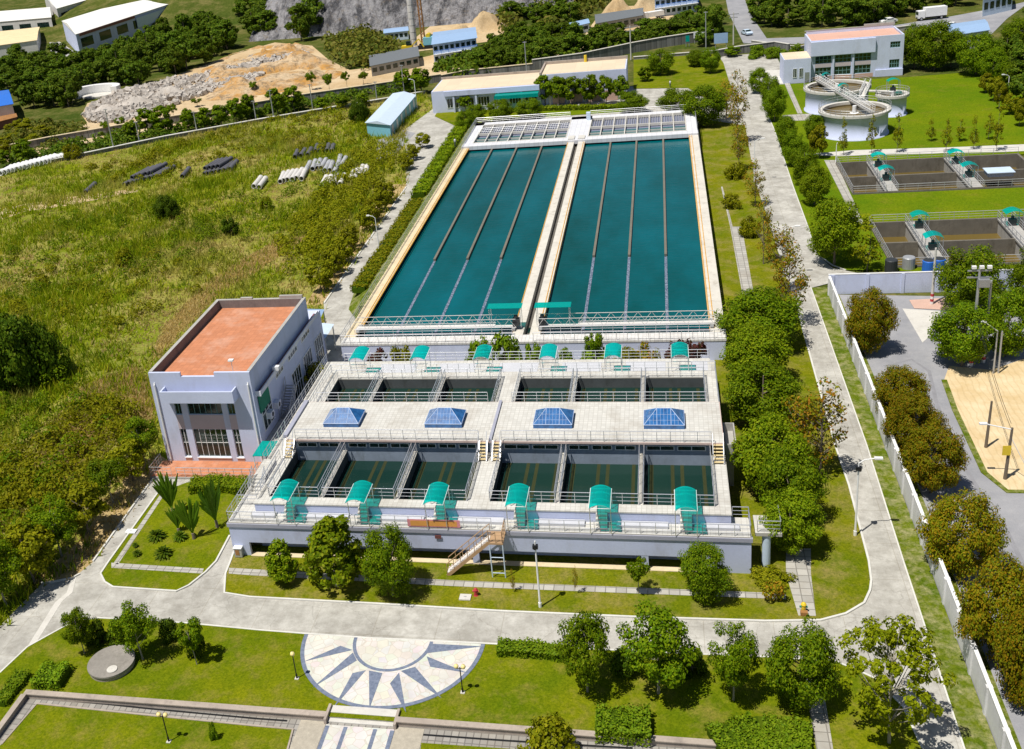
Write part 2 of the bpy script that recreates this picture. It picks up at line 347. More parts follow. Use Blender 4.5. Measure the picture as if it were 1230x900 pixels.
# ================================================================== GROUND
sheet('terrain', [(-1200,-30),(-9.9,-30),(-9.9,-17.75),(41.9,-17.75),(41.9,-30),(64.7,-30),(64.7,2500),(-1200,2500)], -.08, 'scrub_ground')
for _lo, _hi in ((-30, 63.2), (80.2, 93.6), (110.5, 2500)): sheet('terrain', [(64.7,_lo),(1200,_lo),(1200,_hi),(64.7,_hi)], -.08, 'scrub_ground')
sheet('terrain', [(92,63.2),(1200,63.2),(1200,80.2),(92,80.2)], -.08, 'scrub_ground'); sheet('terrain', [(92,93.6),(1200,93.6),(1200,110.5),(92,110.5)], -.08, 'scrub_ground')
WILD = px_poly([(-330,270),(-20,212),(310,147),(509,112),(524,128),(486,156),(492,200),(488,225),(389,365),(392,440),(240,470),(215,580),(176,586),(112,675),(87,695),(50,702),(0,752),(-60,800),(-700,800)])
grassy('dry_ground', (.50, .36, .11), (.60, .45, .18), (.28, .28, .03), .08, .25, 3, .62, .8)
sheet('bare_verge', px_poly([(50,702),(87,695),(112,675),(176,586),(205,555),(190,545),(160,560),(95,650),(60,680),(30,690)]), -.035, 'dry_earth'); sheet('bare_verge', [(-8.4,56),(-8.4,112),(-11.2,112),(-11.6,80),(-11,56)], -.035, 'dry_earth')
sheet('wild_field', WILD, -.05, 'wild_ground')
sheet('road', px_poly([(-60,800),(0,752),(50,701),(87,695),(112,675),(176,586),(205,555),(300,520),(389,430),(389,365),(488,225),(486,156),(524,128),(600,100),(761,104),(830,70),(867,68),(930,62),(946,96),(937,120),(930,156),(952.8,225),(970.4,273),(980.5,305),(1000,322),(1030,328),(997,340),(974,346),(1010.7,450),(1041,535.7),(1085,675),(1109,748),(1131.7,818.7),(1158,900)])+[(54.7,-30),(41.9,-30),(41.9,-17.75),(-9.9,-17.75),(-9.9,-30),(-40,-30)], 0, 'concrete_road')
LZ = .07
LA = px_poly([(121,690),(126,700),(136,706),(212,711),(227,704),(247,688),(259.6,675),(276,644),(310,590),(225,580),(189,594),(131,675)])
LB = px_poly([(269.6,713),(271,690),(277,675),(284,655),(870,655),(848,240),(838,140),(860,146),(895,151),(906,214),(920,258),(930,288),(945,336),(960,381),(979,450),(1003,535.7),(1019.5,583.6),(1043.5,675),(1046.5,698),(1045,710),(1038,725),(1016,738),(985.5,746),(920,747),(760,742),(600,735),(450,726),(300,718)])
LC = px_poly([(0,809),(33,778),(78,753),(95,746),(118,743),(222,749),(310,757.5),(367,762),(440,767)])+[(16,-17.75),(-9.9,-17.75),(-9.9,-30),(-40,-30)]
LD = px_poly([(440,767),(585,774),(700,780),(847,787),(920,790),(1002,795),(1028,805),(1051,816),(1085,850),(1108,900)])+[(52,-30),(41.9,-30),(41.9,-17.75),(16,-17.75)]
LF = px_poly([(930,156),(921,136),(933,102),(975,100),(1090,93),(1180,86),(1330,72),(1350,200),(1330,336),(1129,328.5),(1071,325.5),(1016,325),(1000,319),(980.5,305),(970.4,273),(952.8,225)])
PX0, PX1, PY0, PY1 = 64.7, 92, 93.6, 110.5      # first sunken pool
QX0, QX1, QY0, QY1 = 64.7, 92, 63.2, 80.2       # second sunken pool
sheet('lawn', LA, LZ, 'lawn'); sheet('lawn', LB, LZ, 'lawn_worn'); sheet('lawn', LC, LZ, 'lawn'); sheet('lawn', LD, LZ, 'lawn')
# bright lawn around the thickeners, cut round the two pools
def clip_half(poly, ax, val, keep_less):
    out = []; n = len(poly)
    for i in range(n):
        p, q = poly[i], poly[(i+1) % n]; ip = (p[ax] <= val) == keep_less; iq = (q[ax] <= val) == keep_less
        if ip: out.append(p)
        if ip != iq:
            tt = (val-p[ax])/(q[ax]-p[ax]); out.append((p[0]+(q[0]-p[0])*tt, p[1]+(q[1]-p[1])*tt))
    return out
def holes(name, poly, z, mat):
    left = clip_half(poly, 0, PX0, True); right = clip_half(poly, 0, PX0, False); sheet(name, left, z, mat)
    for lo, hi in ((-50, QY0), (QY1, PY0), (PY1, 400)):
        q = clip_half(clip_half(right, 1, lo, False), 1, hi, True)
        if len(q) > 2: sheet(name, q, z, mat)
holes('lawn', LF, LZ, 'lawn_bright')
sheet('lawn', px_poly([(761,72),(800,63),(860,63),(869,76),(880,112),(868,130),(826,106),(761,107)]), LZ, 'lawn')
sheet('lawn', px_poly([(640,128),(748,126),(760,134),(640,142)]), LZ, 'lawn_bright')
sheet('lawn', px_poly([(522,140),(526,134),(600,126),(640,128),(640,141),(570,152),(552,154)]), LZ, 'lawn')
VG = px_poly([(974,346),(997,346)])+[(56.05,53),(56.05,-30)]+[(55.0,-30)]+px_poly([(1158,900),(1131.7,818.7),(1109,748),(1085,675),(1041,535.7),(1010.7,450)])
sheet('verge', VG, LZ, 'rough_verge')
kerb(LA[:7]+LA[7:8], False); kerb(LA[10:]+LA[:1], False)
kerb(LB[13:]+LB[:4], False); kerb(LC[:9], False, .14, .1); kerb(LD[:10], False, .14, .1)
kerb(VG[4:]+VG[:1], False, .12, .1); kerb(px_poly([(112,675),(176,586),(200,556)]), False); kerb(px_poly([(389,365),(488,225)]), False, .25, .12); kerb(px_poly([(921,136),(930,156),(952.8,225),(970.4,273),(980.5,305),(1000,319),(1016,325)]), False, .14, .1)
kerb(px_poly([(50,701),(62,700),(87,695),(96,690)]), False)
# white drain strip across the left junction
sheet('drain_strip', px_poly([(31,780),(38,781),(75,722),(87,712),(92,693),(87,693),(80,712),(66,724)]), .012, 'pale_concrete')
# outside the concrete fence: asphalt bend, sand plot, verge
sheet('asphalt_road', [(56.5,55.2)]+px_poly([(1129,356),(1330,356),(1330,430),(1180,446),(1140,440),(1134,457),(1147,493),(1182,568),(1210,591),(1290,592)])+[(90,-5),(90,-30),(56.5,-30)], .02, 'asphalt')
SANDP = px_poly([(1140,440),(1134,457),(1147,493),(1182,568),(1210,591),(1290,592),(1420,520),(1420,400),(1250,425),(1190,445)])
sheet('sand_plot', SANDP, .05, 'sand'); struct('verge', ribbon(MB(), SANDP[1:6], .5, 0, .09), 'rough_verge')
sheet('verge', [(56.4,55.2),(57.3,55.2),(57.6,30),(57.4,-30),(56.4,-30)], .04, 'rough_verge')
sheet('paving', px_poly([(1092,361),(1165,357),(1190,368),(1190,376),(1098,371)]), .07, 'pink_base')
sheet('concrete_patch', px_poly([(1084,371),(1129,374),(1124,398),(1108,412)]), .035, 'pale_concrete')
struct('tyre_track', ribbon(MB(), px_poly([(1062,440),(1095,432),(1116,446),(1124,480),(1140,530),(1170,580),(1210,640),(1250,720)]), .35, .021, .026), 'tyre_dark'); struct('tyre_track', ribbon(MB(), px_poly([(1070,462),(1093,452),(1106,466),(1112,500),(1130,556),(1160,610),(1200,680),(1240,760)]), .35, .021, .026), 'tyre_dark')
# slabs and footpaths
def path(pts, z=.085, mat='slab_path'): sheet('footpath', px_poly(pts), z, mat)
path([(275,683),(300,684.5),(542,698),(610,701),(920,713),(944,714),(944,721),(920,720),(610,708),(542,705),(300,692),(275,690)])
path([(944,690),(944,660),(974,660),(974,690),(980,741),(959,740.5)])
path([(134,677),(245,684),(243,690),(134,683)]); path([(192,596),(197,596),(142,679),(137,677)])
path([(877,273),(891,273),(905,351),(892,356)]); path([(866,225),(868,225),(880,273),(877,273)])
path([(968,186),(1026,181),(1132,178),(1230,174),(1290,171),(1290,180),(1205,183),(996,188)], .085, 'pale_concrete')
path([(941.5,99.5),(948,99.5),(964,137),(958,137)]); path([(940,139),(975,137),(975,145),(940,146)]); path([(990,193),(1003,193),(1038,270),(1028,270)])
path([(971.7,851),(968,816),(987,816),(1000.6,900),(1004,925),(985,925)], .085)
# back roads, construction ground, channel
sheet('dirt_track', px_poly([(90,170),(85,160),(105,148),(98,138),(105,124),(155,110),(190,98),(240,80),(285,64),(330,51),(375,55),(395,72),(420,84),(470,78),(520,66),(560,66),(580,82),(500,97),(470,103),(366,117),(300,130),(200,151),(120,165)]), -.04, 'dirt')
sheet('dirt_track', px_poly([(-20,190),(85,165),(200,150),(366,114),(476,99),(476,103),(366,119),(200,157),(85,175),(-20,202)]), -.035, 'dirt')
sheet('dirt_track', px_poly([(500,62),(600,48),(610,30),(560,10),(525,25),(480,60)]), -.042, 'dirt')
sheet('dirt_track', px_poly([(-40,270),(-10,252),(60,240),(120,232),(165,226),(165,230),(80,247),(30,254),(-30,275)]), -.03, 'dirt')
sheet('dirt_track', px_poly([(715,24),(730,8),(790,6),(840,30),(760,40),(700,45)]), -.04, 'dirt')
sheet('dirt_track', px_poly([(640,70),(700,55),(770,48),(860,38),(862,42),(770,54),(705,61),(640,76)]), -.036, 'dirt')
sheet('asphalt_road', px_poly([(872,-30),(895,-30),(895,0),(900,15),(921,46),(980,44),(1030,37),(1090,28),(1130,20),(1130,26),(1090,35),(1030,43),(960,53),(893,52),(875,15),(872,0)]), -.03, 'asphalt')
sheet('asphalt_road', px_poly([(1110,26),(1140,20),(1211,7),(1240,0),(1210,22),(1190,42),(1150,42),(1115,38)]), -.032, 'asphalt')
sheet('yard', px_poly([(59,49),(64,45),(98,68),(85,74),(62,70)]), -.04, 'concrete'); sheet('yard', px_poly([(270,0),(284,-10),(286,14),(272,36),(264,36)]), -.04, 'concrete')
sheet('yard', px_poly([(451,186),(455,168),(482,156),(499,160),(470,190),(452,190)]), .02, 'asphalt'); sheet('yard', px_poly([(905,85),(940,84),(941,100),(912,106)]), .02, 'pale_concrete')
# embankment beside the long tank
bm_ = MB(); ys = [50, 54, 60, 75, 100, 125, 148]; rows = [(-1.9,-1.7,-1.4),(-4.2,-2.6,-1.3),(-5.0,-3.0,-1.3),(-4.7,-3,-1.3),(-5.1,-3.1,-1.3),(-6.0,-3.3,-1.3),(-5.6,-3.3,-1.3)]
vs = [(x, y, z) for y, r in zip(ys, rows) for x, z in zip(r+(.2,), (.03, 1.2, 2.15, 2.15))]
bm_.add(vs, [(i*4+k, i*4+k+1, (i+1)*4+k+1, (i+1)*4+k) for i in range(6) for k in range(3)]); bm_.add(vs[:4]+[(.2,50,0)], [(0,4,3,2,1)])
struct('embankment', bm_, 'rough_verge')

# ---- front plaza, garden wall and sunken garden
PC, PR = (16.5, -9.62), 7.0
t = NT('plaza_stone'); vo = t.n('ShaderNodeTexVoronoi', feature='DISTANCE_TO_EDGE'); vo.inputs['Scale'].default_value = 1.5; t.l(t.tc.outputs['Object'], vo.inputs['Vector'])
vc = t.n('ShaderNodeTexVoronoi'); vc.inputs['Scale'].default_value = 1.5; t.l(t.tc.outputs['Object'], vc.inputs['Vector'])
col = t.mix(t.ramp(t.noise(.5, 4), .35, .65), (.53, .515, .475), (.63, .61, .56)); col = t.mix(.13, col, vc.outputs['Color'], 'SOFT_LIGHT'); col = t.mix(t.ramp(vo.outputs['Distance'], .0, .05), (.48, .44, .38), col); M['plaza_stone'] = t.done(col, .8, 0, .25)
t = NT('slate_stone'); M['slate_stone'] = t.done(t.mix(t.ramp(t.noise(3.5, 5, .8), .35, .7), (.10, .125, .19), (.21, .245, .33)), .7)
arc = [(PC[0]+PR*math.cos(a), PC[1]+PR*1.02*math.sin(a)) for a in np.linspace(math.pi, 2*math.pi, 49)]
sheet('plaza', arc, .09, 'plaza_stone')
mb = MB(); ribbon(mb, [(PC[0]+(PR-.12)*math.cos(a), PC[1]+(PR*1.02-.12)*math.sin(a)) for a in np.linspace(math.pi, 2*math.pi, 49)], .3, .06, .1); struct('plaza_border', mb, 'slate_stone')
mb = MB(); ribbon(mb, [(16.55+2.95*math.cos(a), PC[1]-.05+3.3*math.sin(a)) for a in np.linspace(math.pi, 2*math.pi, 33)], .26, .06, .1); struct('plaza_border', mb, 'slate_stone')
Z = lambda a, b: G(300+a/3.968, 675+b/3.968, .1)[:2]
for ray_ in ([(432,400),(490,420),(258,475)], [(492,432),(510,470),(298,600)], [(490,530),(553,517),(400,695)], [(568,518),(632,530),(570,700)], [(712,527),(668,580),(745,718)], [(720,520),(788,500),(915,650)], [(843,450),(860,500),(1040,530)], [(862,390),(1110,403),(845,435)]):
    sheet('plaza_ray', [Z(*p) for p in ray_], .104, 'slate_stone')
LOW = -.12
sheet('garden_ground', [(-9.9,-30),(41.9,-30),(41.9,-17.7),(-9.9,-17.7)], LOW, 'paver')
zl = lambda pts: [G(a, b, LOW)[:2] for a, b in pts]
sheet('lawn', zl([(45,846),(180,860),(310,873),(352,877),(338,930),(-40,930),(2,895)]), LOW+.05, 'lawn'); sheet('lawn', zl([(506,893),(640,902),(900,922),(900,950),(500,950)]), LOW+.05, 'lawn')
kerb2 = MB(); ribbon(kerb2, zl([(2,895),(45,846),(180,860),(310,873),(352,877),(338,930)]), .14, LOW, LOW+.1); struct('kerb', kerb2, 'garden_wall')
mb = MB(); ribbon(mb, zl([(52,838),(180,851.5),(310,863.5),(345,866)]), .16, LOW+.004, LOW+.012); ribbon(mb, zl([(505,882.5),(610,890),(760,899)]), .16, LOW+.004, LOW+.012); struct('drain_grating', mb, 'black')
for x0, x1 in ((-9.9, 13.55), (18.7, 41.9)):
    mb = MB(); mb.box(x0, -17.95, LOW-.02, x1, -17.62, .26); mb.box(x0-.06, -18.03, .26, x1+.06, -17.55, .34)
    if x0 < 0: mb.box(-10.05, -30, LOW-.02, -9.75, -17.95, .26); mb.box(-10.12, -30, .26, -9.68, -18.04, .34)
    o = part('garden_wall', mb, 'garden_wall'); tag(o, 'low stone garden wall with corner turning left of the paved sun emblem' if x0 < 0 else 'low stone garden wall running right from the plaza steps', 'garden wall')
st = thing('plaza_steps', (16.1,-17.3,0), 'pale stone steps leading down from the sun patterned plaza', 'steps')
for k in range(3):
    mb = MB(); mb.box(13.75, -17.0-.36*(k+1), LOW-.02, 18.5, -17.0-.36*k if k else -16.7, .11-.075*k); part('step', mb, 'pale_concrete', st)
for xa in (13.55, 18.5):
    mb = MB(); mb.box(xa, -18.3, LOW, xa+.18, -16.8, .33); part('cheek_wall', mb, 'garden_wall', st)
sheet('walkway', [(13.7,-30),(18.55,-30),(18.55,-18.3),(13.7,-18.3)], LOW+.02, 'plaza_stone')
for x0 in (13.7, 15.0, 17.1, 18.3): sheet('walkway_stripe', [(x0,-30),(x0+.28,-30),(x0+.28,-18.4),(x0,-18.4)], LOW+.026, 'slate_stone')
for x0, x1 in ((11.8, 13.66), (18.62, 20.6)): sheet('walkway', [(x0,-30),(x1,-30),(x1,-18.05),(x0,-18.05)], LOW+.02, 'stone_granite')

# ================================================================== FILTER BUILDING
def rail_mb(pts, h=1.05, step=1.15, r=.028, nr=3, mb=None, closed=False):
    mb = mb or MB()
    pts = [Vector(p) for p in pts]
    for a, b in zip(pts[:-1], pts[1:]):
        for k in range(nr):
            z = Vector((0, 0, h*(k+1)/nr)); rr = r*1.35 if k == nr-1 else r*.8
            mb.tube([a+z, b+z], rr, 5)
        n = max(1, round((b-a).length/step))
        for i in range(n+1):
            p = a.lerp(b, i/n); mb.tube([p, p+Vector((0,0,h))], r, 5, cap=False)
    return mb
def railing(parent, pts, mat='steel', **k):
    return part('railing', rail_mb(pts, **k), mat, parent)
WK, DK, RF = 3.45, 4.5, 5.8
fb = thing('filter_building', (21.5, 12, 0), 'white tiled filter building with twelve dark basins, four blue skylights and a recessed front', 'building')
mb = MB()   # front and side walls
mb.box(0,0,-.05, 1.6,.3,WK-.45).box(39.1,0,-.05, 43,.3,WK-.45).box(1.6,0,1.42, 39.1,.3,WK-.45)
for x in (10.6, 21.15, 34.72): mb.box(x,.02,-.05, x+.55,.32,1.42)
mb.box(0,.3,-.05, .3,31.1,WK-.45).box(42.7,.3,-.05, 43,2.6,WK-.45).box(.3,30.8,-.05,41.3,31.1,WK-.45)
part('wall', mb, 'blue_grey_wall', fb)
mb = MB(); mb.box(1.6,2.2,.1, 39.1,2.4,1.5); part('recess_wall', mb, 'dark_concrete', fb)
mb = MB(); mb.box(1.6,-.12,-.05, 39.1,.45,.12); part('plinth', mb, 'rim_cream', fb)
mb = MB(); mb.box(-.1,-.1,WK-.45, 43.1,.32,WK-.1); part('cornice', mb, 'trim_grey', fb)
mb = MB(); mb.box(-.02,-.02,WK-.1, 43.02,1.45,WK).box(-.02,1.45,WK-.1,2.1,31.1,WK).box(41.6,1.45,WK-.1,43.02,2.6,WK).box(2.1,26.2,WK-.1,41.3,31.1,WK); part('walkway', mb, 'cream_tiles', fb)
mb = MB(); mb.box(2.1,1.45,.0, 41.6,1.62,DK-.12).box(2.1,1.62,0, 2.3,26.1,DK-.12).box(41.4,1.62,0,41.6,26.1,DK-.12).box(2.3,26.0,0,41.4,26.15,DK-.12); part('deck_wall', mb, 'blue_grey_wall', fb)
PIERS = [(7.72,8.08),(14.42,14.78),(27.92,28.28),(34.57,34.93)]
mb = MB()
mb.box(2.05,1.4,DK-.12, 41.65,2.5,DK).box(2.05,2.5,DK-.12, 3.15,10.2,DK).box(40.42,2.5,DK-.12,41.65,10.2,DK).box(20.6,2.5,DK-.12,22.55,10.2,DK)
mb.box(2.05,24.8,DK-.12, 41.65,26.25,DK).box(2.05,17.2,DK-.12, 3.15,24.8,DK).box(40.42,17.2,DK-.12,41.65,24.8,DK).box(20.6,17.2,DK-.12,22.55,24.8,DK)
part('deck', mb, 'cream_tiles', fb)
for a, b in PIERS:
    for y0, y1 in ((2.5,10.6),(17.2,24.8)): part('pier_top', MB().box(a,y0,DK-.12,b,y1,DK-.02), 'rim_pale', fb)
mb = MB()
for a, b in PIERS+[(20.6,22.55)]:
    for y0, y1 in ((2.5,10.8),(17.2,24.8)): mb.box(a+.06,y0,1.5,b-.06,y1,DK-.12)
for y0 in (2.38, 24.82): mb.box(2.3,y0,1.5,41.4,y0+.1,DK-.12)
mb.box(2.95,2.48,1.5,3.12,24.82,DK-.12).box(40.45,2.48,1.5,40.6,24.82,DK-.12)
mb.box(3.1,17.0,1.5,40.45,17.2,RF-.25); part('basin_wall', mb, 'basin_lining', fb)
mb = MB(); mb.box(3.1,10.4,1.5,40.45,10.6,4.8); part('basin_wall', mb, 'basin_blue', fb)
for (y0, y1) in ((2.4,10.9),(17.1,24.9)):
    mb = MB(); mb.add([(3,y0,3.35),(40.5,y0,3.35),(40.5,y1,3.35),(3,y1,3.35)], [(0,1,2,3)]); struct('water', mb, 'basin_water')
# collecting troughs just breaking the surface
weathered('trough_mud', (.034,.040,.012), .2, .5, 6, .6)
BAS = [(3.15,7.72),(8.08,14.42),(14.78,20.6),(22.55,27.92),(28.28,34.57),(34.93,40.42)]
for a, b in BAS:
    c = (a+b)/2
    for x in (c-.55, c+.25, a+.45, b-.7):
        for y0, y1 in ((2.6,10.6),(17.4,24.6)): part('trough', MB().box(x,y0,3.2,x+.3,y1,3.358), 'trough_mud', fb)
mb = MB(); mb.box(2.35,10.0,RF-.2, 41.55,17.35,RF-.005); rf = part('roof', mb, 'pink_trim', fb)
mb = MB(); mb.box(2.42,10.07,RF-.02, 21.48,17.28,RF+.01).box(21.78,10.07,RF-.02,41.48,17.28,RF+.01); part('roof_paving', mb, 'cream_tiles', rf)
mb = MB(); mb.box(21.5,10.02,RF,21.76,17.3,RF+.2); part('joint_cover', mb, 'trim_grey', rf)
mb = MB(); mb.box(2.0,10.4,RF-.1,2.42,17.3,RF+.22); part('roof_gutter', mb, 'trim_grey', fb)
# clerestory windows under the roof edge
for a, b in BAS:
    n = 3 if b-a > 5.6 else 2; wd = (b-a-.3)/n
    for i in range(n):
        x0 = a+.2+i*wd; x1 = x0+wd-.25
        mb = MB(); mb.cur = 0
        mb.box(x0,10.34,4.82,x1,10.4,4.87).box(x0,10.34,5.24,x1,10.4,5.29).box(x0,10.34,4.87,x0+.06,10.4,5.24).box(x1-.06,10.34,4.87,x1,10.4,5.24).box((x0+x1)/2-.03,10.34,4.87,(x0+x1)/2+.03,10.4,5.24)
        wn = part('window', mb, 'window_frame', fb)
        mb = MB(); mb.box(x0+.06,10.37,4.87,x1-.06,10.43,5.24); part('pane', mb, 'window_glass', wn)
mb = MB(); mb.box(3.1,10.42,4.8,40.45,10.6,RF-.22); part('window_band', mb, 'basin_blue', fb)
# skylights
for cx in (7.15, 16.95, 26.95, 36.65):
    x0, x1, y0, y1, zb = cx-1.73, cx+1.73, 12.3, 15.0, RF+.01
    mb = MB(); mb.box(x0,y0,zb,x1,y1,zb+.38); sk = part('skylight', mb, 'skylight_glass', fb)
    zc, zt = zb+.4, zb+1.35; A = [(x0,y0,zc),(x1,y0,zc),(x1,y1,zc),(x0,y1,zc)]; r0, r1 = (cx-.6,(y0+y1)/2,zt), (cx+.6,(y0+y1)/2,zt)
    mb = MB(); mb.add(A+[r0,r1], [(0,1,5,4),(1,2,5),(2,3,4,5),(3,0,4)]); part('glass', mb, 'skylight_glass', sk)
    mb = MB()
    for p, q in ((A[0],r0),(A[1],r1),(A[2],r1),(A[3],r0),(r0,r1),(A[0],A[1]),(A[1],A[2]),(A[2],A[3]),(A[3],A[0])): mb.tube([p,q], .03, 4)
    def on(u, v): # front slope, u along, v up
        a = Vector(A[0]).lerp(Vector(A[1]), u); b = Vector(r0).lerp(Vector(r1), u); return a.lerp(b, v)
    for u in (.33,.67): mb.tube([(cx+(-.6 if u < .5 else .6),y0,zc+.01), r0 if u < .5 else r1], .028, 4)
    for x in (-1.2,-.9,-.3,0,.3,.9,1.2):
        v = 1 if abs(x) <= .6 else (1.73-abs(x))/1.13
        mb.tube([(cx+x,y0,zc+.01),(cx+x,y0+(y1-y0)/2*v,zc+(zt-zc)*v+.01)], .011, 4)
    for v in (.28,.62):
        hw = 1.73-1.13*v; mb.tube([(cx-hw,y0+(y1-y0)/2*v,zc+(zt-zc)*v+.01),(cx+hw,y0+(y1-y0)/2*v,zc+(zt-zc)*v+.01)], .011, 4)
    part('frame', mb, 'frame_blue', sk)
# steep steps from deck to roof
for x0, x1 in ((2.4,3.3),(20.65,21.4),(21.85,22.6),(40.6,41.5)):
    mb = MB()
    for k in range(6):
        y = 8.72+k*.215; z = DK+.14+k*.2; mb.box(x0+.04,y,z,x1-.04,y+.2,z+.05)
    stt = part('roof_stair', mb, 'tread', fb)
    mb = MB()
    for x in (x0, x1-.05): mb.beam((x+.025,8.7,DK+.1),(x+.025,10.0,RF+.02),.05,.16)
    for x in (x0, x1-.03): mb.tube([(x,8.7,DK),(x,8.7,DK+1.0),(x,10.0,RF+1.0)], .028, 5)
    part('stringer', mb, 'steel', stt)
# pale slabs on the walkways and steps under the shelters
CAN = [5.4, 11.95, 18.5, 25.15, 31.7, 38.2]
edges = [1.9]+[v for c in CAN for v in (c-1.35, c+1.15)]+[42.2]
mb = MB()
for i in range(0, len(edges), 2):
    if edges[i+1]-edges[i] > .4:
        part('slab', MB().box(edges[i],.7,WK-.02,edges[i+1],1.39,WK+.25), 'slab_grey', fb)
        if edges[i] > 2: part('slab', MB().box(edges[i],27.4,WK-.02,min(edges[i+1],41),30.4,WK+.03), 'slab_grey', fb)
for c in CAN:
    mb = MB(); m2 = MB()
    for k in range(4):
        mb.box(c-.45,1.4-.26*(4-k),WK-.02,c+.45,1.4-.26*(3-k)-.002,WK+.25*(k+1)-.06); m2.box(c-.45,26.28+.26*k,WK-.02,c+.45,26.54+.26*k,WK+.25*(4-k)-.06)
    part('shelter_step', mb, 'cream_tiles', fb); part('shelter_step', m2, 'cream_tiles', fb)
# railings
R = lambda *p, **k: railing(fb, p, **k)
R((.05,.06,WK),(22.95,.06,WK)); R((24.1,.06,WK),(42.95,.06,WK)); R((.05,.06,WK),(.05,8,WK)); R((42.95,.06,WK),(42.95,2.5,WK)); R((41.75,2.5,WK),(42.95,2.5,WK)); R((.05,2.6,WK),(1.9,2.6,WK))
R((2.15,2.0,DK),(2.15,8.6,DK)); R((2.15,17.4,DK),(2.15,26.1,DK)); R((.05,9.5,WK),(.05,17,WK)); R((.05,17,WK),(.05,31,WK))
for (a, b) in BAS:
    R((a,2.45,DK),(b,2.45,DK)); R((a,24.85,DK),(b,24.85,DK))
    R((a+.02,2.5,DK),(a+.02,10.0,DK), step=1.5); R((b-.02,2.5,DK),(b-.02,10.0,DK), step=1.5)
    R((a+.02,17.45,DK),(a+.02,24.8,DK), step=1.5); R((b-.02,17.45,DK),(b-.02,24.8,DK), step=1.5)
R((3.35,10.08,RF),(20.6,10.08,RF)); R((22.65,10.08,RF),(40.5,10.08,RF)); R((3.3,17.28,RF),(20.4,17.28,RF)); R((22.7,17.28,RF),(40.4,17.28,RF))
R((2.1,26.1,DK),(20.6,26.1,DK)); R((22.5,26.1,DK),(41.6,26.1,DK)); R((2.1,31.0,WK),(41.2,31.0,WK)); R((41.55,17.4,DK),(41.55,26,DK), step=1.6)
# left flight, side landing and side box
mb = MB()
for k in range(5): mb.box(.5,4.2+.3*k,WK,1.7,4.5+.3*k,WK+.2*(k+1))
mb.box(.5,5.7,WK,1.7,8.6,DK); part('side_stair', mb, 'cream_tiles', fb)
R((.5,4.2,WK),(.5,5.7,DK)); R((1.7,4.2,WK),(1.7,5.7,DK))
mb = MB(); mb.box(43.35,.8,3.0,45.3,3.2,3.3); ld = part('landing', mb, 'cream_tiles', fb)
mb = MB(); mb.tube([(44.2,1.2,0),(44.2,1.2,3.0)], .32, 14); part('column', mb, 'light_blue_sheet', ld)
R((43.5,.9,3.3),(45.2,.9,3.3)); R((45.2,.9,3.3),(45.2,3.1,3.3))
mb = MB(); mb.box(41.75,12.2,3.4,41.85,16.0,4.4).box(42.6,12.2,3.4,42.7,16.0,4.4).box(41.85,12.2,3.4,42.6,12.3,4.4).box(41.85,15.9,3.4,42.6,16.0,4.4).box(41.85,12.3,3.4,42.6,15.9,3.6).box(41.85,12.4,0,42.5,15.8,3.4); part('hopper', mb, 'concrete', fb)
mb = MB(); mb.box(18.2,-.13,2.5,18.72,-.09,2.83); part('plaque', mb, 'plaque', fb)
# ---------------- stair shelters (barrel roofs of teal sheet)
def make_shelter(label):
    t_ = thing('stair_shelter', (0,0,0), label, 'shelter', 'teal stair shelters on the filter building')
    L, wd, ze, rise = 2.9, 1.7, 2.72, .36
    for nm in ('canopy',):
        mb = MB(); n = 10
        pts = [(-wd/2+wd*i/n, ze+rise*math.sin(math.pi*i/n)**.8) for i in range(n+1)]
        vs = [(x,y,z) for y in (-L/2, L/2) for x,z in pts]+[(x,y,z-.03) for y in (-L/2, L/2) for x,z in pts]; k = n+1
        mb.add(vs, [(i,i+1,k+i+1,k+i) for i in range(n)])
        part('canopy', mb, 'teal_sheet', t_, True)
        mb = MB()
        for y in (-L/2+.05, -.5, .5, L/2-.05): mb.tube([(x,y,z-.05) for x,z in pts], .03, 5)
        for x in (-wd/2+.03, wd/2-.03): mb.tube([(x,-L/2,ze),(x,L/2,ze)], .035, 5)
        for y in (-L/2+.05, L/2-.05): mb.tube([(-wd/2,y,ze),(wd/2,y,ze)], .025, 5)
        part('frame', mb, 'white_paint', t_, True)
    for x in (-wd/2+.04, wd/2-.04):
        for y, zb in ((-L/2+.6, 0), (L/2-.3, 1.05)):
            mb = MB(); mb.tube([(x,y,zb),(x,y,ze)], .035, 6); part('post', mb, 'steel', t_, True)
    return t_
sh0 = None
def shelter(x, y, rz, label):
    global sh0
    if sh0 is None: sh0 = make_shelter(label); sh0.location = (x, y, WK); sh0.rotation_euler = (0,0,rz); return sh0
    return dup(sh0, (x,y,WK), rz, label=label)
def pick(tag_, n): return ['leftmost of six '+tag_, 'second from left of six '+tag_, 'third from left of six '+tag_, 'third from right of six '+tag_, 'second from right of six '+tag_, 'rightmost of six '+tag_][n]
for i, x in enumerate(CAN): shelter(x, .72, 0, 'large teal arched stair shelter, '+pick('along the front', i))
for i, x in enumerate([4.85,11.5,18.2,25.0,31.5,38.0]): shelter(x+.25, 27.2, math.pi, 'smaller teal arched stair shelter, '+pick('behind rear basins', i))
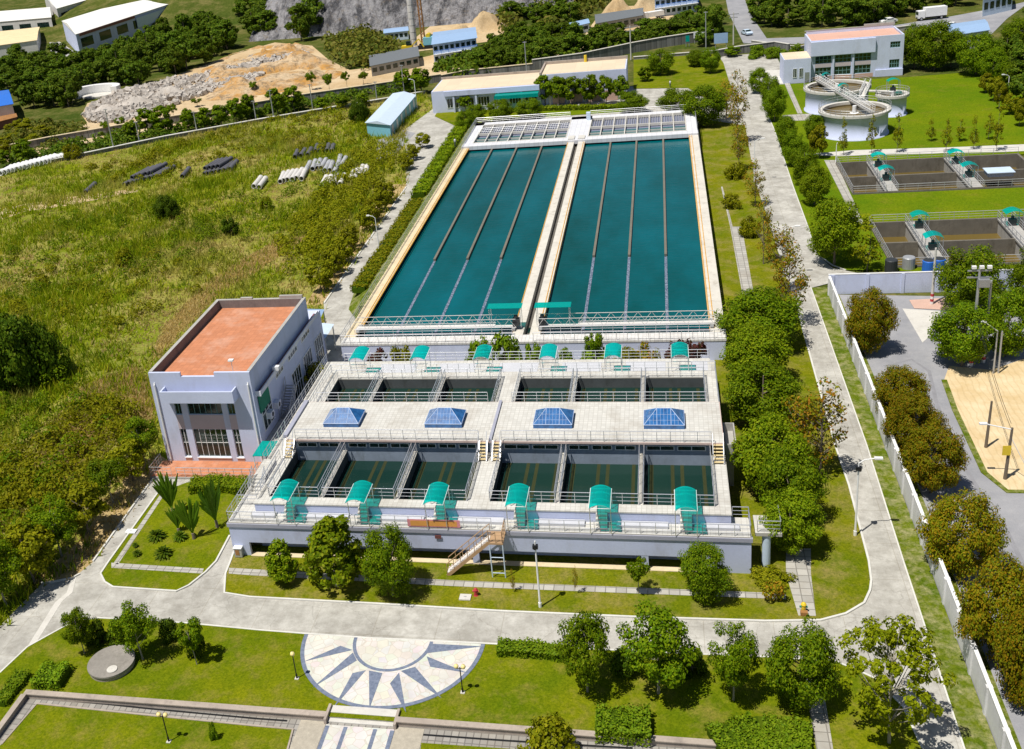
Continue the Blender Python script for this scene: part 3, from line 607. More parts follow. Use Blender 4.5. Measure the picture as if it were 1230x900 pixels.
# banner, cabinet, front stair
mb = MB(); mb.box(16.0,-.03,WK+.12,20.4,-.005,WK+.82); bn = part('banner', mb, 'pink_cloth'); tag(bn, 'long orange banner with pink ends tied to the front railing', 'banner')
mb = MB(); mb.box(16.25,-.04,WK+.2,20.15,-.031,WK+.7); part('panel', mb, 'orange_cloth', bn)
uc = thing('utility_cabinet', (.55,-.3,0), 'small white utility cabinet against the left end of the front wall', 'cabinet')
mb = MB(); mb.box(.22,-.42,.12,.92,-.005,1.0); part('body', mb, 'galv', uc); mb = MB(); mb.box(.18,-.48,1.0,.96,-.005,1.06); part('lid', mb, 'white_paint', uc); mb = MB(); mb.box(.34,-.44,.35,.7,-.42,.85); part('door', mb, 'rust', uc)
fs = thing('metal_staircase', (21.5,-1.2,0), 'brown metal staircase climbing the front wall to the walkway', 'staircase')
P0, P1 = Vector((19.3,-1.25,.05)), Vector((22.95,-1.25,WK-.05)); mb = MB()
for y in (-1.7,-.75): mb.beam(P0+Vector((0,y+1.25,0)), P1+Vector((0,y+1.25,0)), .06, .28)
part('stringer', mb, 'brown_steel', fs)
mb = MB()
for k in range(17): p = P0.lerp(P1, (k+.5)/17); mb.box(p.x-.13,-1.66,p.z+.1,p.x+.13,-.79,p.z+.15)
part('tread', mb, 'old_white', fs)
mb = MB(); mb.box(22.95,-1.75,WK-.2,24.1,-.12,WK-.04); part('landing', mb, 'brown_steel', fs)
for y in (-1.72,-.76): part('handrail', rail_mb([P0+Vector((0,y+1.25,.1)), P1+Vector((0,y+1.25,.1))], step=.9, nr=2), 'brown_steel', fs)
part('handrail', rail_mb([(22.98,-1.7,WK-.04),(24.05,-1.7,WK-.04),(24.05,-.15,WK-.04)], step=.6), 'brown_steel', fs)
for x in (23.0, 24.05):
    mb = MB(); mb.tube([(x,-1.7,0),(x,-1.7,WK-.2)], .05, 6); part('leg', mb, 'light_blue_sheet', fs)
mb = MB(); mb.tube([(23,-1.7,.5),(24.05,-1.7,.5)], .035, 5).tube([(23,-1.7,2.0),(24.05,-1.7,2.0)], .035, 5); part('brace', mb, 'light_blue_sheet', fs)

# ================================================================== SEDIMENTATION TANK
RZ, YA, YB, YC = 2.6, 39.4, 124.7, 143.6
ts = thing('sedimentation_tank', (21.3, 91, 0), 'huge open tank of teal water split into eight lanes', 'tank')
mb = MB(); mb.box(-.35,37.55,-.05, 43.2,37.85,RZ-.25).box(-.35,37.85,-.05,-.05,YC,RZ-.25).box(42.9,37.85,-.05,43.2,YC,RZ-.25).box(-.05,YC-.3,-.05,42.9,YC,RZ-.25)
part('wall', mb, 'white_wall', ts)
mb = MB(); mb.box(-.4,37.5,RZ-.25, 43.3,YA,RZ); part('front_walk', mb, 'pale_tiles', ts)
mb = MB(); mb.box(-.4,YA,RZ-.25,.98,YB,RZ); part('rim', mb, 'rim_cream', ts)
mb = MB(); mb.box(41.68,YA,RZ-.25,43.3,YB,RZ); part('rim', mb, 'rim_pale', ts)
mb = MB(); mb.box(19.78,YA,1.4,20.98,YB,RZ).box(21.75,YA,1.4,22.95,YB,RZ); part('channel_wall', mb, 'rim_pale', ts)
mb = MB(); mb.box(20.98,YA,1.4,21.75,YB,1.75); part('channel_floor', mb, 'dark_concrete', ts)
mb = MB()
for x in (.8, 1.15-.02, 19.62+.2, 22.72, 41.75, 42.15): mb.box(x-.045,YA+1,RZ-.01,x+.045,YB-.2,RZ+.07)
mb.box(.93,YA+.5,RZ-.3,1.0,YB,RZ-.02).box(19.74,YA+.5,RZ-.3,19.79,YB,RZ-.02).box(22.94,YA+.5,RZ-.3,22.99,YB,RZ-.02).box(41.64,YA+.5,RZ-.3,41.7,YB,RZ-.02); part('track', mb, 'rail_yellow', ts)
LANE = [(5.5, 66), (10.2, 66), (14.95, 65.8), (27.65, 65.4), (32.35, 65.2), (37.1, 65)]
for x, y in LANE:
    mb = MB(); mb.box(x-.16,y,1.5,x+.16,YB,2.28); part('lane_wall', mb, 'lane_concrete', ts)
    mb = MB(); mb.box(x-.17,YA+.2,1.5,x+.17,y-.05,1.96); part('launder', mb, 'launder_foam', ts)
for a, b in ((-.06,19.79),(22.94,42.95)):
    mb = MB(); mb.add([(a,YA-.1,1.92),(b,YA-.1,1.92),(b,YB+.2,1.92),(a,YB+.2,1.92)], [(0,1,2,3)]); struct('water', mb, 'tank_water')
# inlet end: pale deck with two rows of tube-settler frames per bay
t = NT('tube_pack'); wv = t.n('ShaderNodeTexWave'); wv.inputs['Scale'].default_value = 1.6; wv.bands_direction = 'X'; t.l(t.tc.outputs['Object'], wv.inputs['Vector'])
M['tube_pack'] = t.done(t.mix(t.ramp(wv.outputs['Fac'], .3, .7), (.10,.11,.17), (.24,.26,.36)), .5)
mb = MB(); mb.box(-.4,YB,RZ-.35,43.3,126.9,RZ+.35).box(-.4,126.9,RZ-.3,1.5,YC,RZ+.3).box(41.3,126.9,RZ-.3,43.3,YC,RZ+.3).box(19.3,126.9,RZ-.3,23.4,YC,RZ+.3).box(-.4,141.4,RZ-.3,43.3,YC+.1,RZ+.3)
part('inlet_deck', mb, 'end_tiles', ts)
for a, b in ((1.5,19.3),(23.4,41.3)):
    mb = MB(); mb.box(a,126.9,1.2,b,141.4,RZ-.25); part('tube_pack', mb, 'tube_pack', ts)
    mb = MB(); mb.add([(a,127.0,RZ-.2),(b,127.0,RZ-.2),(b,132.9,RZ-.2),(a,132.9,RZ-.2)], [(0,1,2,3)]); part('inlet_pool', mb, 'tank_water', ts)
    mb = MB()
    for i in range(9): x = a+(b-a)*i/8; mb.box(x-.09,127.0,RZ-.1,x+.09,141.4,RZ+.36)
    for y in (128.6,130.5): mb.box(a,y-.05,RZ-.2,b,y+.05,RZ+.1)
    for y in (127.05,134.2,141.3): mb.box(a,y-.14,RZ-.1,b,y+.14,RZ+.38)
    part('settler_frame', mb, 'pale_concrete', ts)
    mb = MB()
    for i in range(40): x = a+(b-a)*(i+.5)/40; mb.box(x-.05,134.3,RZ-.25,x+.05,141.2,RZ-.02)
    part('slat', mb, 'galv', ts)
T = lambda *p, **k: railing(ts, p, **k)
T((-.3,37.6,RZ),(20.3,37.6,RZ)); T((22.4,37.6,RZ),(43.2,37.6,RZ)); T((1,YA-.05,RZ),(19.8,YA-.05,RZ)); T((23,YA-.05,RZ),(41.7,YA-.05,RZ)); T((-.33,37.6,RZ),(-.33,YC,RZ), step=2.2, mat='galv')
T((-.3,YC,RZ+.3),(19,YC,RZ+.3), step=1.4); T((23,YC,RZ+.3),(43.2,YC,RZ+.3), step=1.4); T((-.3,127.0,RZ+.3),(-.3,YC,RZ+.3)); T((43.2,127,RZ+.3),(43.2,YC,RZ+.3)); T((1.5,134.2,RZ+.38),(19.3,134.2,RZ+.38), step=2.2, r=.02)
for x0, x1 in ((19.8,21.0),(21.7,22.9)):
    mb = MB(); mb.box(x0,125.2,RZ+.35,x1,127.6,RZ+.55); part('gate_frame', mb, 'pale_concrete', ts)
mb = MB(); mb.box(22.4,140,RZ+.3,23.2,141,RZ+1.8); part('control_box', mb, 'light_blue_sheet', ts)
# travelling scraper bridges
for nm, x0, x1, rx0, rx1, lab in (('l', .7, 20.1, 16.9, 20.9, 'left white lattice scraper bridge with teal roof spanning the water lanes'), ('r', 22.6, 42.2, 22.35, 26.5, 'right white lattice scraper bridge with teal roof spanning the water lanes')):
    b = thing('scraper_bridge', ((x0+x1)/2, 41.5, RZ), lab, 'bridge', 'travelling scraper bridges')
    mb = MB(); mb.box(x0,40.75,RZ+.3,x1,41.6,RZ+.42); part('walkway', mb, 'old_white', b)
    mb = MB()
    for y in (40.55, 41.95):
        mb.tube([(x0,y,RZ+1.45),(x1,y,RZ+1.45)], .04, 5).tube([(x0,y,RZ+.42),(x1,y,RZ+.42)], .045, 5)
        n = 13
        for i in range(n):
            a_ = x0+(x1-x0)*i/n; c_ = x0+(x1-x0)*(i+.5)/n; e_ = x0+(x1-x0)*(i+1)/n
            mb.tube([(a_,y,RZ+.42),(c_,y,RZ+1.45)], .024, 4).tube([(c_,y,RZ+1.45),(e_,y,RZ+.42)], .024, 4)
    part('truss', mb, 'old_white', b)
    for x in (x0+.1, x1-.5):
        mb = MB(); mb.box(x,40.3,RZ+.12,x+.4,42.3,RZ+.36); e = part('end_carriage', mb, 'galv', b)
        mb = MB()
        for y in (40.6, 42.0): mb.tube([(x+.1,y,RZ+.22),(x+.3,y,RZ+.22)], .16, 12)
        part('wheel', mb, 'black', e)
    mb = MB(); mb.box(rx0,40.5,5.42,rx1,42.0,5.47); rr = part('canopy', mb, 'teal_sheet', b)
    mb = MB()
    for x in (rx0+.2, rx1-.2):
        for y in (40.6, 41.9): mb.tube([(x,y,RZ+.4),(x,y,5.42)], .035, 5)
    part('post', mb, 'steel', rr)
    mx_ = rx1-1.2 if nm == 'l' else rx0+.4
    mb = MB(); mb.box(mx_,40.7,RZ+.5,mx_+.8,41.5,RZ+1.3).tube([(mx_+.4,41.1,RZ+1.3),(mx_+.4,41.1,RZ+1.7)], .25, 10); part('drive_unit', mb, 'dark_metal', b)

# ================================================================== PUMP BUILDING
pb = thing('pump_building', (-7.7, 24, 0), 'two storey white building with an orange tiled roof beside the filter basins', 'building')
BX0, BX1, BY0, BY1, BH, LH = -13.0, -2.3, 15.0, 33.6, 10.3, 9.35
def opening_wall(mb, x0, x1, z0, z1, y, th, ops):      # wall in X-Z with rectangular openings
    xs = sorted({x0, x1, *[o[0] for o in ops], *[o[1] for o in ops]}); zs = sorted({z0, z1, *[o[2] for o in ops], *[o[3] for o in ops]})
    for a, b in zip(xs[:-1], xs[1:]):
        for c, d in zip(zs[:-1], zs[1:]):
            mx, mz = (a+b)/2, (c+d)/2
            if not any(o[0] < mx < o[1] and o[2] < mz < o[3] for o in ops): mb.box(a, y, c, b, y+th, d)
FW = [(-10.95,-10.25,5.62,6.95),(-9.55,-5.9,5.62,6.95),(-5.27,-4.52,5.62,6.95),(-10.95,-10.25,.72,3.95),(-9.55,-5.9,.72,3.95),(-5.27,-4.52,.72,3.95)]
mb = MB(); opening_wall(mb, BX0, BX1, -.05, BH-.45, BY0, .3, FW)
mb.box(BX0,BY0,BH-.45,-9.6,BY0+.25,BH).box(-6.0,BY0,BH-.45,BX1,BY0+.25,BH)
mb.box(BX0,BY0+.3,-.05,BX0+.3,BY1,BH).box(BX0+.3,BY1-.3,-.05,BX1-.3,BY1,BH-.002)
mb.box(BX1-.3,BY0+.3,-.05,BX1,BY1,7.3).box(BX1-.28,BY0+.3,7.3,BX1,BY1,BH)
mb.box(BX0+2,BY1+.002,-.05,BX1,37.6,7.0)
part('wall', mb, 'white_wall', pb)
mb = MB(); mb.box(BX0+.3,BY0+.3,LH-.2,BX1-.28,BY1-.3,LH); rf = part('roof', mb, 'orange_tiles', pb)
part('parapet_lining', MB().box(BX0+.302,BY0+.26,LH,BX0+.34,BY1-.3,BH-.01).box(BX0+.35,BY1-.34,LH,BX1-.3,BY1-.302,BH-.01), 'parapet_grey', rf)
mb = MB(); mb.box(BX0-.04,BY0+.26,BH,BX0+.34,BY1+.02,BH+.05).box(BX0+.35,BY1-.34,BH,BX1-.3,BY1+.02,BH+.05).box(BX1-.31,BY0+.26,BH,BX1+.04,BY1+.02,BH+.05).box(BX0+3,BY1-.3,BH+.05,BX0+4.4,BY1,BH+.25).box(BX1-3,BY1-.3,BH+.05,BX1-.3,BY1,BH+.4); part('coping', mb, 'concrete', rf)
mb = MB(); mb.box(BX1+.002,15.6,7.4,BX1+.55,35.4,7.55).box(BX1+.43,15.6,7.55,BX1+.55,35.4,7.9).box(BX1+.002,15.5,7.4,BX1+.6,15.6,7.95); part('side_gutter', mb, 'panel_wall', pb)
mb = MB(); mb.box(BX1+.01,15.62,7.55,BX1+.42,35.3,7.58); part('gutter_bed', mb, 'brick_red', pb)
mb = MB(); mb.box(-11.6,14.0,7.5,-3.9,BY0-.002,7.62).box(-11.6,13.85,7.5,-3.9,14.0,8.75).box(-11.6,14.0,7.62,-11.45,BY0-.002,8.75).box(-4.05,14.0,7.62,-3.9,BY0-.002,8.75); part('box_awning', mb, 'white_wall', pb)
def win(x0, x1, z0, z1, nx, nz, y, parent, frame=.07, swap=False, fm='window_frame'):
    mb = MB(); f = frame
    def bx(m, a, b, c, d, e, g): (m.box(b, a, c, e+(.05 if m is fr_ and swap else 0), d, g) if swap else m.box(a, b, c, d, e, g))
    fr_ = mb
    bx(mb, x0, y, z0, x1, y+.08, z0+f); bx(mb, x0, y, z1-f, x1, y+.08, z1)
    for i in range(nx+1):
        x = x0+(x1-x0-f)*i/nx; bx(mb, x, y+.005, z0+f, x+f, y+.075, z1-f)
    for j in range(1, nz):
        z = z0+(z1-z0)*j/nz; bx(mb, x0+f, y+.012, z-f/2, x1-f, y+.068, z+f/2)
    wn = part('window', mb, fm, parent); mb = MB(); bx(mb, x0+.01, y+(.066 if swap else .05), z0+.01, x1-.01, y+(.074 if swap else .1), z1-.01); part('pane', mb, 'window_glass', wn)
for i, o in enumerate(FW): win(*o, (2, 6, 2)[i % 3], 1 if i < 3 else 2, BY0+.12, pb, .045, False, 'teal_frame' if i < 3 else 'window_frame')
mb = MB()
for o in FW[:3]: mb.box(o[0],BY0-.012,3.98,o[1],BY0-.002,5.58)
part('spandrel', mb, 'spandrel', pb)
mb = MB()
for o in FW[:3]: mb.box(o[0],BY0-.012,.05,o[1],BY0-.002,.68)
part('base_panel', mb, 'pink_base', pb)
mb = MB()
for o in FW[3:]: mb.box(o[0]-.05,BY0-.1,.64,o[1]+.05,BY0-.014,.72)
part('sill', mb, 'white_paint', pb)
for y0, y1, z0, z1, nx, nz in ((25.5,28.5,1.2,4.7,4,2),(29.6,32.6,1.2,4.7,4,2),(33.9,36.8,1.2,4.7,4,2),(21.2,23.6,6.3,6.95,3,1),(25.3,28.4,6.3,6.95,4,1),(30,33,6.3,6.95,4,1),(16.2,19.0,3.0,6.6,3,2)):
    win(y0, y1, z0, z1, nx, nz, BX1-.06, pb, .09, True)
for x in (-12.55, -2.62):
    mb = MB(); mb.tube([(x,BY0-.1,.1),(x,BY0-.1,9.0),(x,BY0+.02,9.2)], .09, 8); part('downpipe', mb, 'white_paint', pb)
mb = MB(); mb.box(BX1+.06,15.8,5.3,BX1+.16,18.6,7.2); part('green_netting', mb, 'mesh_green', pb)
for y in (17.2, 19.3):
    mb = MB(); mb.box(BX1+.01,y,3.9,BX1+.55,y+.9,4.6); ac = part('air_conditioner', mb, 'panel_wall', pb); mb = MB(); mb.tube([(BX1+.55,y+.45,4.25),(BX1+.57,y+.45,4.25)], .25, 14); part('fan_grille', mb, 'dark_metal', ac)
mb = MB(); mb.box(-13.6,11.9,-.05,-1.6,14.99,.22); tr = part('terrace', mb, 'concrete', pb); mb = MB(); mb.box(-13.5,12.0,.22,-1.7,14.985,.25); part('paving', mb, 'orange_tiles', tr)
part('railing', rail_mb([(-10.6,11.98,.25),(-1.9,11.98,.25),(-1.9,14.8,.25)], step=.9), 'steel', pb); part('railing', rail_mb([(-13.5,14.6,.25),(-13.5,12,.25),(-11.2,12,.25)], step=.5, r=.022), 'steel', pb)
mb = MB(); mb.tube([(-4.2,BY0+.6,LH),(-4.2,BY0+.6,BH+1.1)], .03, 5).box(-4.45,BY0+.4,BH+.95,-3.95,BY0+.8,BH+1.1); part('floodlight', mb, 'white_paint', pb)
mb = MB(); mb.box(-1.95,20,7.95,-1.3,20.5,8.35).tube([(-1.7,20.2,7.5),(-1.7,20.2,8)], .03, 5); part('camera_unit', mb, 'white_paint', pb)
# entrance shelter and metal stair on the right side
mb = MB(); mb.box(-2.0,11.6,2.95,.0,14.4,3.02); es = tag(part('entrance_canopy', mb, 'teal_sheet'), 'flat teal canopy over the passage between the two buildings', 'canopy')
mb = MB()
for x, y in ((-1.95,11.7),(-.1,11.7),(-1.95,14.3),(-.1,14.3)): mb.tube([(x,y,0),(x,y,2.95)], .05, 6)
part('post', mb, 'white_paint', es)
ms = thing('metal_staircase', (-1.2,21,0), 'grey metal stair in the shaded gap beside the orange roofed building', 'staircase')
mb = MB()
for k in range(12): mb.box(-2.1,23-.25*k,4.6-.2*k,-1.0,23.25-.25*k,4.65-.2*k)
part('tread', mb, 'grey_metal', ms); mb = MB()
for x in (-2.12,-.98): mb.beam((x,23.2,4.6),(x,20.0,2.2),.06,.2)
part('stringer', mb, 'grey_metal', ms)
for x in (-2.12,-.98): part('handrail', rail_mb([(x,20.0,2.2),(x,23.2,4.6)], step=.8, nr=2), 'galv', ms)
mb = MB(); mb.box(-2.28,14.9,2.1,-.02,24.5,2.2); part('platform', mb, 'concrete', ms); mb = MB()
for y in (15.2, 24.2): mb.box(-1.3,y,-.02,-1.0,y+.25,2.1)
part('pier', mb, 'concrete', ms)
# blue lean-to behind
bs = thing('lean_to_shed', (-6,41,0), 'small open shed with a pale blue roof behind the orange roofed building', 'shed')
x0, y0, _ = G(338,356,3.2); 
mb = MB(); mb.add([(-8.6,40.2,3.9),(-4.0,40.2,3.7),(-4.2,44.6,4.1),(-8.2,44.6,4.3),(-6.4,42.4,4.9)], [(0,1,4),(1,2,4),(2,3,4),(3,0,4)]); part('roof', mb, 'blue_sheet', bs)
mb = MB(); mb.add([(-4.2,37.7,3.5),(-2.2,37.7,3.3),(-2.2,41.6,3.4),(-4.0,41.6,3.6)], [(0,1,2,3)]); part('awning', mb, 'light_blue_sheet', bs)
for x, y, z in ((-8.4,40.4,3.85),(-4.2,40.4,3.7),(-4.3,44.4,4.05),(-8.0,44.4,4.2),(-2.35,41.4,3.35),(-2.35,37.9,3.3)):
    mb = MB(); mb.tube([(x,y,0),(x,y,z)], .07, 6); part('post', mb, 'galv', bs)

# ================================================================== VEGETATION
def leaf_mesh(name, P, N, size, mats, seed=0, asp=1.6, extra=None):
    """one rhombic leaf (own island) per point P with normal N"""
    rg = np.random.RandomState(seed); n = len(P); N = N/np.linalg.norm(N, axis=1, keepdims=True)
    a = rg.randn(n, 3); a -= (a*N).sum(1, keepdims=True)*N; a /= np.linalg.norm(a, axis=1, keepdims=True); b = np.cross(N, a)
    sz = size*(.65+.7*rg.rand(n))[:, None] if np.isscalar(size) else size[:, None]
    V = np.empty((n, 4, 3)); V[:,0] = P-a*sz*asp/2; V[:,1] = P+b*sz/2+N*sz*.12; V[:,2] = P+a*sz*asp/2; V[:,3] = P-b*sz/2+N*sz*.12
    me = bpy.data.meshes.new(name); me.vertices.add(4*n); me.loops.add(4*n); me.polygons.add(n)
    me.vertices.foreach_set('co', V.reshape(-1)); me.loops.foreach_set('vertex_index', np.arange(4*n, dtype=np.int32))
    me.polygons.foreach_set('loop_start', np.arange(0, 4*n, 4, dtype=np.int32)); me.polygons.foreach_set('loop_total', np.full(n, 4, dtype=np.int32))
    for m_ in mats: me.materials.append(M[m_])
    me.update(calc_edges=True); return me
def clumps(rg, n, R, z0, z1, prof, hollow=.45):
    out = []
    while len(out) < n:
        t_ = rg.rand(); r = prof(t_)
        if rg.rand() > r+.05: continue
        a = rg.rand()*2*math.pi; q = (hollow+(1-hollow)*rg.rand()**.6)*r*R
        out.append((q*math.cos(a), q*math.sin(a), z0+(z1-z0)*t_))
    return np.array(out)
PROF = {
 'round': lambda t_: math.sqrt(max(0, 1-(2*t_-1)**2))*.97+.03,
 'dome': lambda t_: math.sqrt(max(0, 1-t_**2.2))*.95+.02 if t_ > .18 else .6+2.0*t_,
 'cone': lambda t_: (1-t_)**.75*min(1, .35+t_*3.5),
 'egg': lambda t_: math.sqrt(max(0, 1-(1.7*t_-.7)**2)) if t_ > .41 else .55+t_*1.1,
 'vase': lambda t_: .25+.75*math.sin(min(1, t_*1.25)*math.pi*.62) if t_ < .9 else .5,
 'thin': lambda t_: .9*math.sin(math.pi*min(1, .12+t_*.86))**.8,
}
def crown_mesh(name, seed, R, z0, z1, prof, ncl, rc, leaves, ls, mat, up=.35, hollow=.45, flat=.8, spikes=0):
    rg = np.random.RandomState(seed); C = clumps(rg, ncl, R, z0, z1, PROF[prof], hollow)
    C[:, :2] += rg.randn(len(C), 2)*R*.07
    if spikes:
        S = clumps(rg, spikes, R*.8, z0+(z1-z0)*.55, z1, PROF[prof]); S[:, 2] += .12*(z1-z0)*rg.rand(spikes); C = np.vstack([C, S])
    rcs = rc*(.6+.8*rg.rand(len(C))); k = rg.choice(len(C), leaves, p=rcs**2/(rcs**2).sum())
    D = rg.randn(leaves, 3); D /= np.linalg.norm(D, axis=1, keepdims=True); rad = rcs[k]*(.55+.5*rg.rand(leaves))
    P = C[k]+D*rad[:, None]*np.array([1, 1, flat]); cen = np.array([0, 0, (z0+z1)/2]); O = P-cen; O /= np.linalg.norm(O, axis=1, keepdims=True)+1e-6
    N = D*.6+O*.4+rg.randn(leaves, 3)*.45+np.array([0, 0, up]); P[:, 2] = np.maximum(P[:, 2], .05)
    return leaf_mesh(name, P, N, ls, (mat,), seed), C
def trunk_mesh(name, seed, h, r, C, limbs, mat, z_split=None):
    rg = random.Random(seed); mb = MB(); zs = z_split or h*.55
    bend = (rg.uniform(-.12,.12), rg.uniform(-.12,.12))
    mb.tube([(0,0,-.1),(bend[0]*.4,bend[1]*.4,zs*.5),(bend[0],bend[1],zs),(bend[0]*1.3,bend[1]*1.3,h)], r, 7, r*.3)
    idx = list(range(len(C))); rg.shuffle(idx)
    for i in idx[:limbs]:
        c = Vector(C[i]); z = min(max(zs*.75, c.z-abs(c.xy.length)*.9), h*.95); s = Vector((bend[0]*z/zs, bend[1]*z/zs, z)) if z < zs else Vector((bend[0]*1.1,bend[1]*1.1,z))
        mid = s.lerp(c, .55)+Vector((0,0,-.06*c.xy.length)); mb.tube([s, mid, c], r*.38, 5, r*.1)
    return mb.mesh(name, mat)
PROTO = {}
def proto(key, H, R, z0, prof, ncl, rc, leaves, ls, mat, trunk_r=.14, limbs=8, bark='bark', seeds=(1, 2, 3), **k):
    PROTO[key] = []
    for sd_ in seeds:
        cm, C = crown_mesh('crown', sd_*31+len(PROTO), R, z0, H-rc*.5, prof, ncl, rc, leaves, ls, mat, **k)
        tm = trunk_mesh('trunk', sd_, H*.8, trunk_r, C, limbs, bark, max(z0*1.05, H*.25)) if trunk_r else None
        zz = np.empty(len(cm.vertices)*3); cm.vertices.foreach_get('co', zz); zz = zz.reshape(-1, 3)
        PROTO[key].append((cm, tm, float(np.percentile(zz[:, 2], 99.7)), float(np.percentile(np.abs(zz[:, 0]), 98.5))))
proto('dense', 7, 2.9, 1.0, 'egg', 100, .8, 18000, .14, 'leaf_green', .18, 9, up=.5)
proto('bright_dense', 7, 2.9, 1.0, 'egg', 105, .76, 18000, .14, 'leaf_bright', .18, 9, up=.5)
proto('spiky', 5, 1.9, .8, 'cone', 60, .42, 7000, .155, 'leaf_bright', .13, 10, 'pale_bark', hollow=.5, spikes=14)
proto('loose', 6, 2.4, 1.8, 'round', 44, .62, 8500, .135, 'leaf_green', .12, 16, 'pale_bark', hollow=.25, spikes=7)
proto('airy', 8, 3.2, 1.8, 'vase', 80, .42, 6500, .16, 'leaf_yellow', .13, 34, 'pale_bark', hollow=.3, spikes=16)
proto('lolli', 4.2, 1.2, 2.0, 'round', 24, .42, 2600, .14, 'leaf_green', .07, 6, 'pale_bark')
proto('dome', 5, 3.0, .7, 'round', 170, .6, 26000, .11, 'leaf_russet', .17, 8, up=.7)
proto('autumn', 8, 1.9, 1.6, 'thin', 60, .5, 1500, .15, 'leaf_autumn', .1, 44, hollow=.3)
proto('young', 6, 1.3, 1.0, 'cone', 34, .4, 700, .17, 'leaf_olive', .07, 26, hollow=.3)
proto('row', 5.5, 1.7, 1.4, 'egg', 36, .52, 3600, .22, 'leaf_green', .12, 6)
proto('olive', 4.5, 1.8, .9, 'round', 44, .5, 4200, .18, 'leaf_olive', .11, 8)
proto('far', 6, 2.4, .8, 'egg', 34, .68, 3600, .28, 'leaf_far', .15, 3)
proto('shrub', 1.6, 1.1, .12, 'dome', 32, .32, 2600, .12, 'leaf_dark', .05, 4)
proto('thicket', 4, 3.2, .3, 'dome', 90, .7, 14000, .16, 'leaf_dark', .1, 4)
proto('shrub_bright', 1.6, 1.2, .1, 'dome', 36, .32, 2800, .12, 'leaf_hedge', .05, 4)
proto('shrub_olive', 2.2, 1.6, .12, 'dome', 36, .44, 2800, .15, 'leaf_olive', .05, 4)
proto('shrub_purple', 1.8, .9, .3, 'egg', 24, .3, 1300, .12, 'leaf_purple', .05, 8)
proto('shrub_autumn', 1.3, .9, .3, 'dome', 20, .28, 900, .12, 'leaf_autumn', .04, 8)
def plant(key, x, y, H, Rr, name, label, cat, group=None, z=0, var=0):
    cm, tm, h0, r0 = PROTO[key][var % len(PROTO[key])]
    rz = rnd.uniform(0, 6.28); t_ = thing(name, (x, y, z), label, cat, group, rz); sx = Rr/r0; sz = H/h0; t_.scale = (sx, sx, sz)
    sh = name.endswith('shrub')
    if tm: link('stem' if sh else 'trunk', tm, t_, True)
    link('foliage' if sh else 'crown', cm, t_, True)
    return t_
_pv = [0]
def tree_px(key, bx, by, ty, wpx, name, label, cat='tree', group=None, z=0):
    """base pixel, row of the top, crown width in pixels -> a tree of that real size standing there"""
    x, y, _ = G(bx, by, z); H = max(.6, height_at(x, y, ty)-z); Rr = wpx*mpp(x, y, H*.6)/2; _pv[0] += 1
    return plant(key, x, y, H, Rr, name, label, cat, group, z, _pv[0])
T1 = tree_px
# in front of the filter building
T1('spiky',343,699,650,38,'broadleaf_tree','small bright green tree left of two bigger ones before the front wall')
T1('spiky',406,704,620,64,'broadleaf_tree','tall pointed bright green tree between a small tree and a rounder one')
T1('dense',472,716,638,64,'broadleaf_tree','round dark green tree left of the brown metal staircase')
T1('lolli',767,714,671,25,'ornamental_tree','slim clipped green tree right of the white lamp before the front wall')
T1('dense',846,720,655,52,'broadleaf_tree','bushy green tree before the right end of the front wall')
# front lawn
T1('loose',706,832,738,64,'broadleaf_tree','upright loose crowned tree on front lawn, behind the end of a hedge')
T1('loose',791,834,733,88,'broadleaf_tree','wide loose crowned tree with pale trunk and round bush beside it')
T1('loose',881,842,754,56,'broadleaf_tree','loose medium tree right of the widest tree on the front lawn')
T1('dense',962,848,755,84,'broadleaf_tree','dense dark tree overhanging the narrow slab path')
T1('airy',1068,893,760,118,'broadleaf_tree','tall airy yellow green tree in the lower right corner by the road')
T1('loose',102,786,733,34,'broadleaf_tree','small tree nearest the left road bend above the round concrete cover')
T1('loose',172,793,729,52,'broadleaf_tree','largest tree beside the round concrete cover')
T1('lolli',237,799,748,28,'ornamental_tree','small lollipop tree standing alone on the left lawn')
for bx, by, ty, wd, lab in ((115,772,746,24,'dark round bush behind the small tree near the left bend'),(150,772,742,34,'dark bush left of the tree beside the concrete cover'),(203,768,745,24,'dark round bush between the concrete cover tree and the lollipop tree'),(237,786,754,22,'dark bush behind the lollipop tree'),(832,809,779,36,'round dark bush on the right of the widest front tree'),(752,812,781,36,'dark bush between the two loose trees on the front lawn')):
    T1('shrub',bx,by,ty,wd,'round_shrub',lab,'bush')
T1('shrub_olive',664,912,868,70,'round_shrub','yellow green bush at the bottom edge beside the garden wall','bush')
T1('shrub_bright',257,888,868,12,'sapling_shrub','tiny sapling on the sunken lawn at the bottom edge','sapling', z=-.07)
T1('shrub_autumn',931,722,697,30,'low_shrub','orange tinted small bush beside the slab path','bush')
T1('shrub_olive',925,700,686,44,'low_shrub','low olive bush at the right corner of the front wall','bush')
for bx, by, ty, lab in ((692,715,680,'bare staked sapling right of the white floodlight lamp'),(617,712,683,'bare staked sapling left of the white floodlight lamp')): T1('autumn',bx,by,ty,7,'young_tree',lab,'sapling')
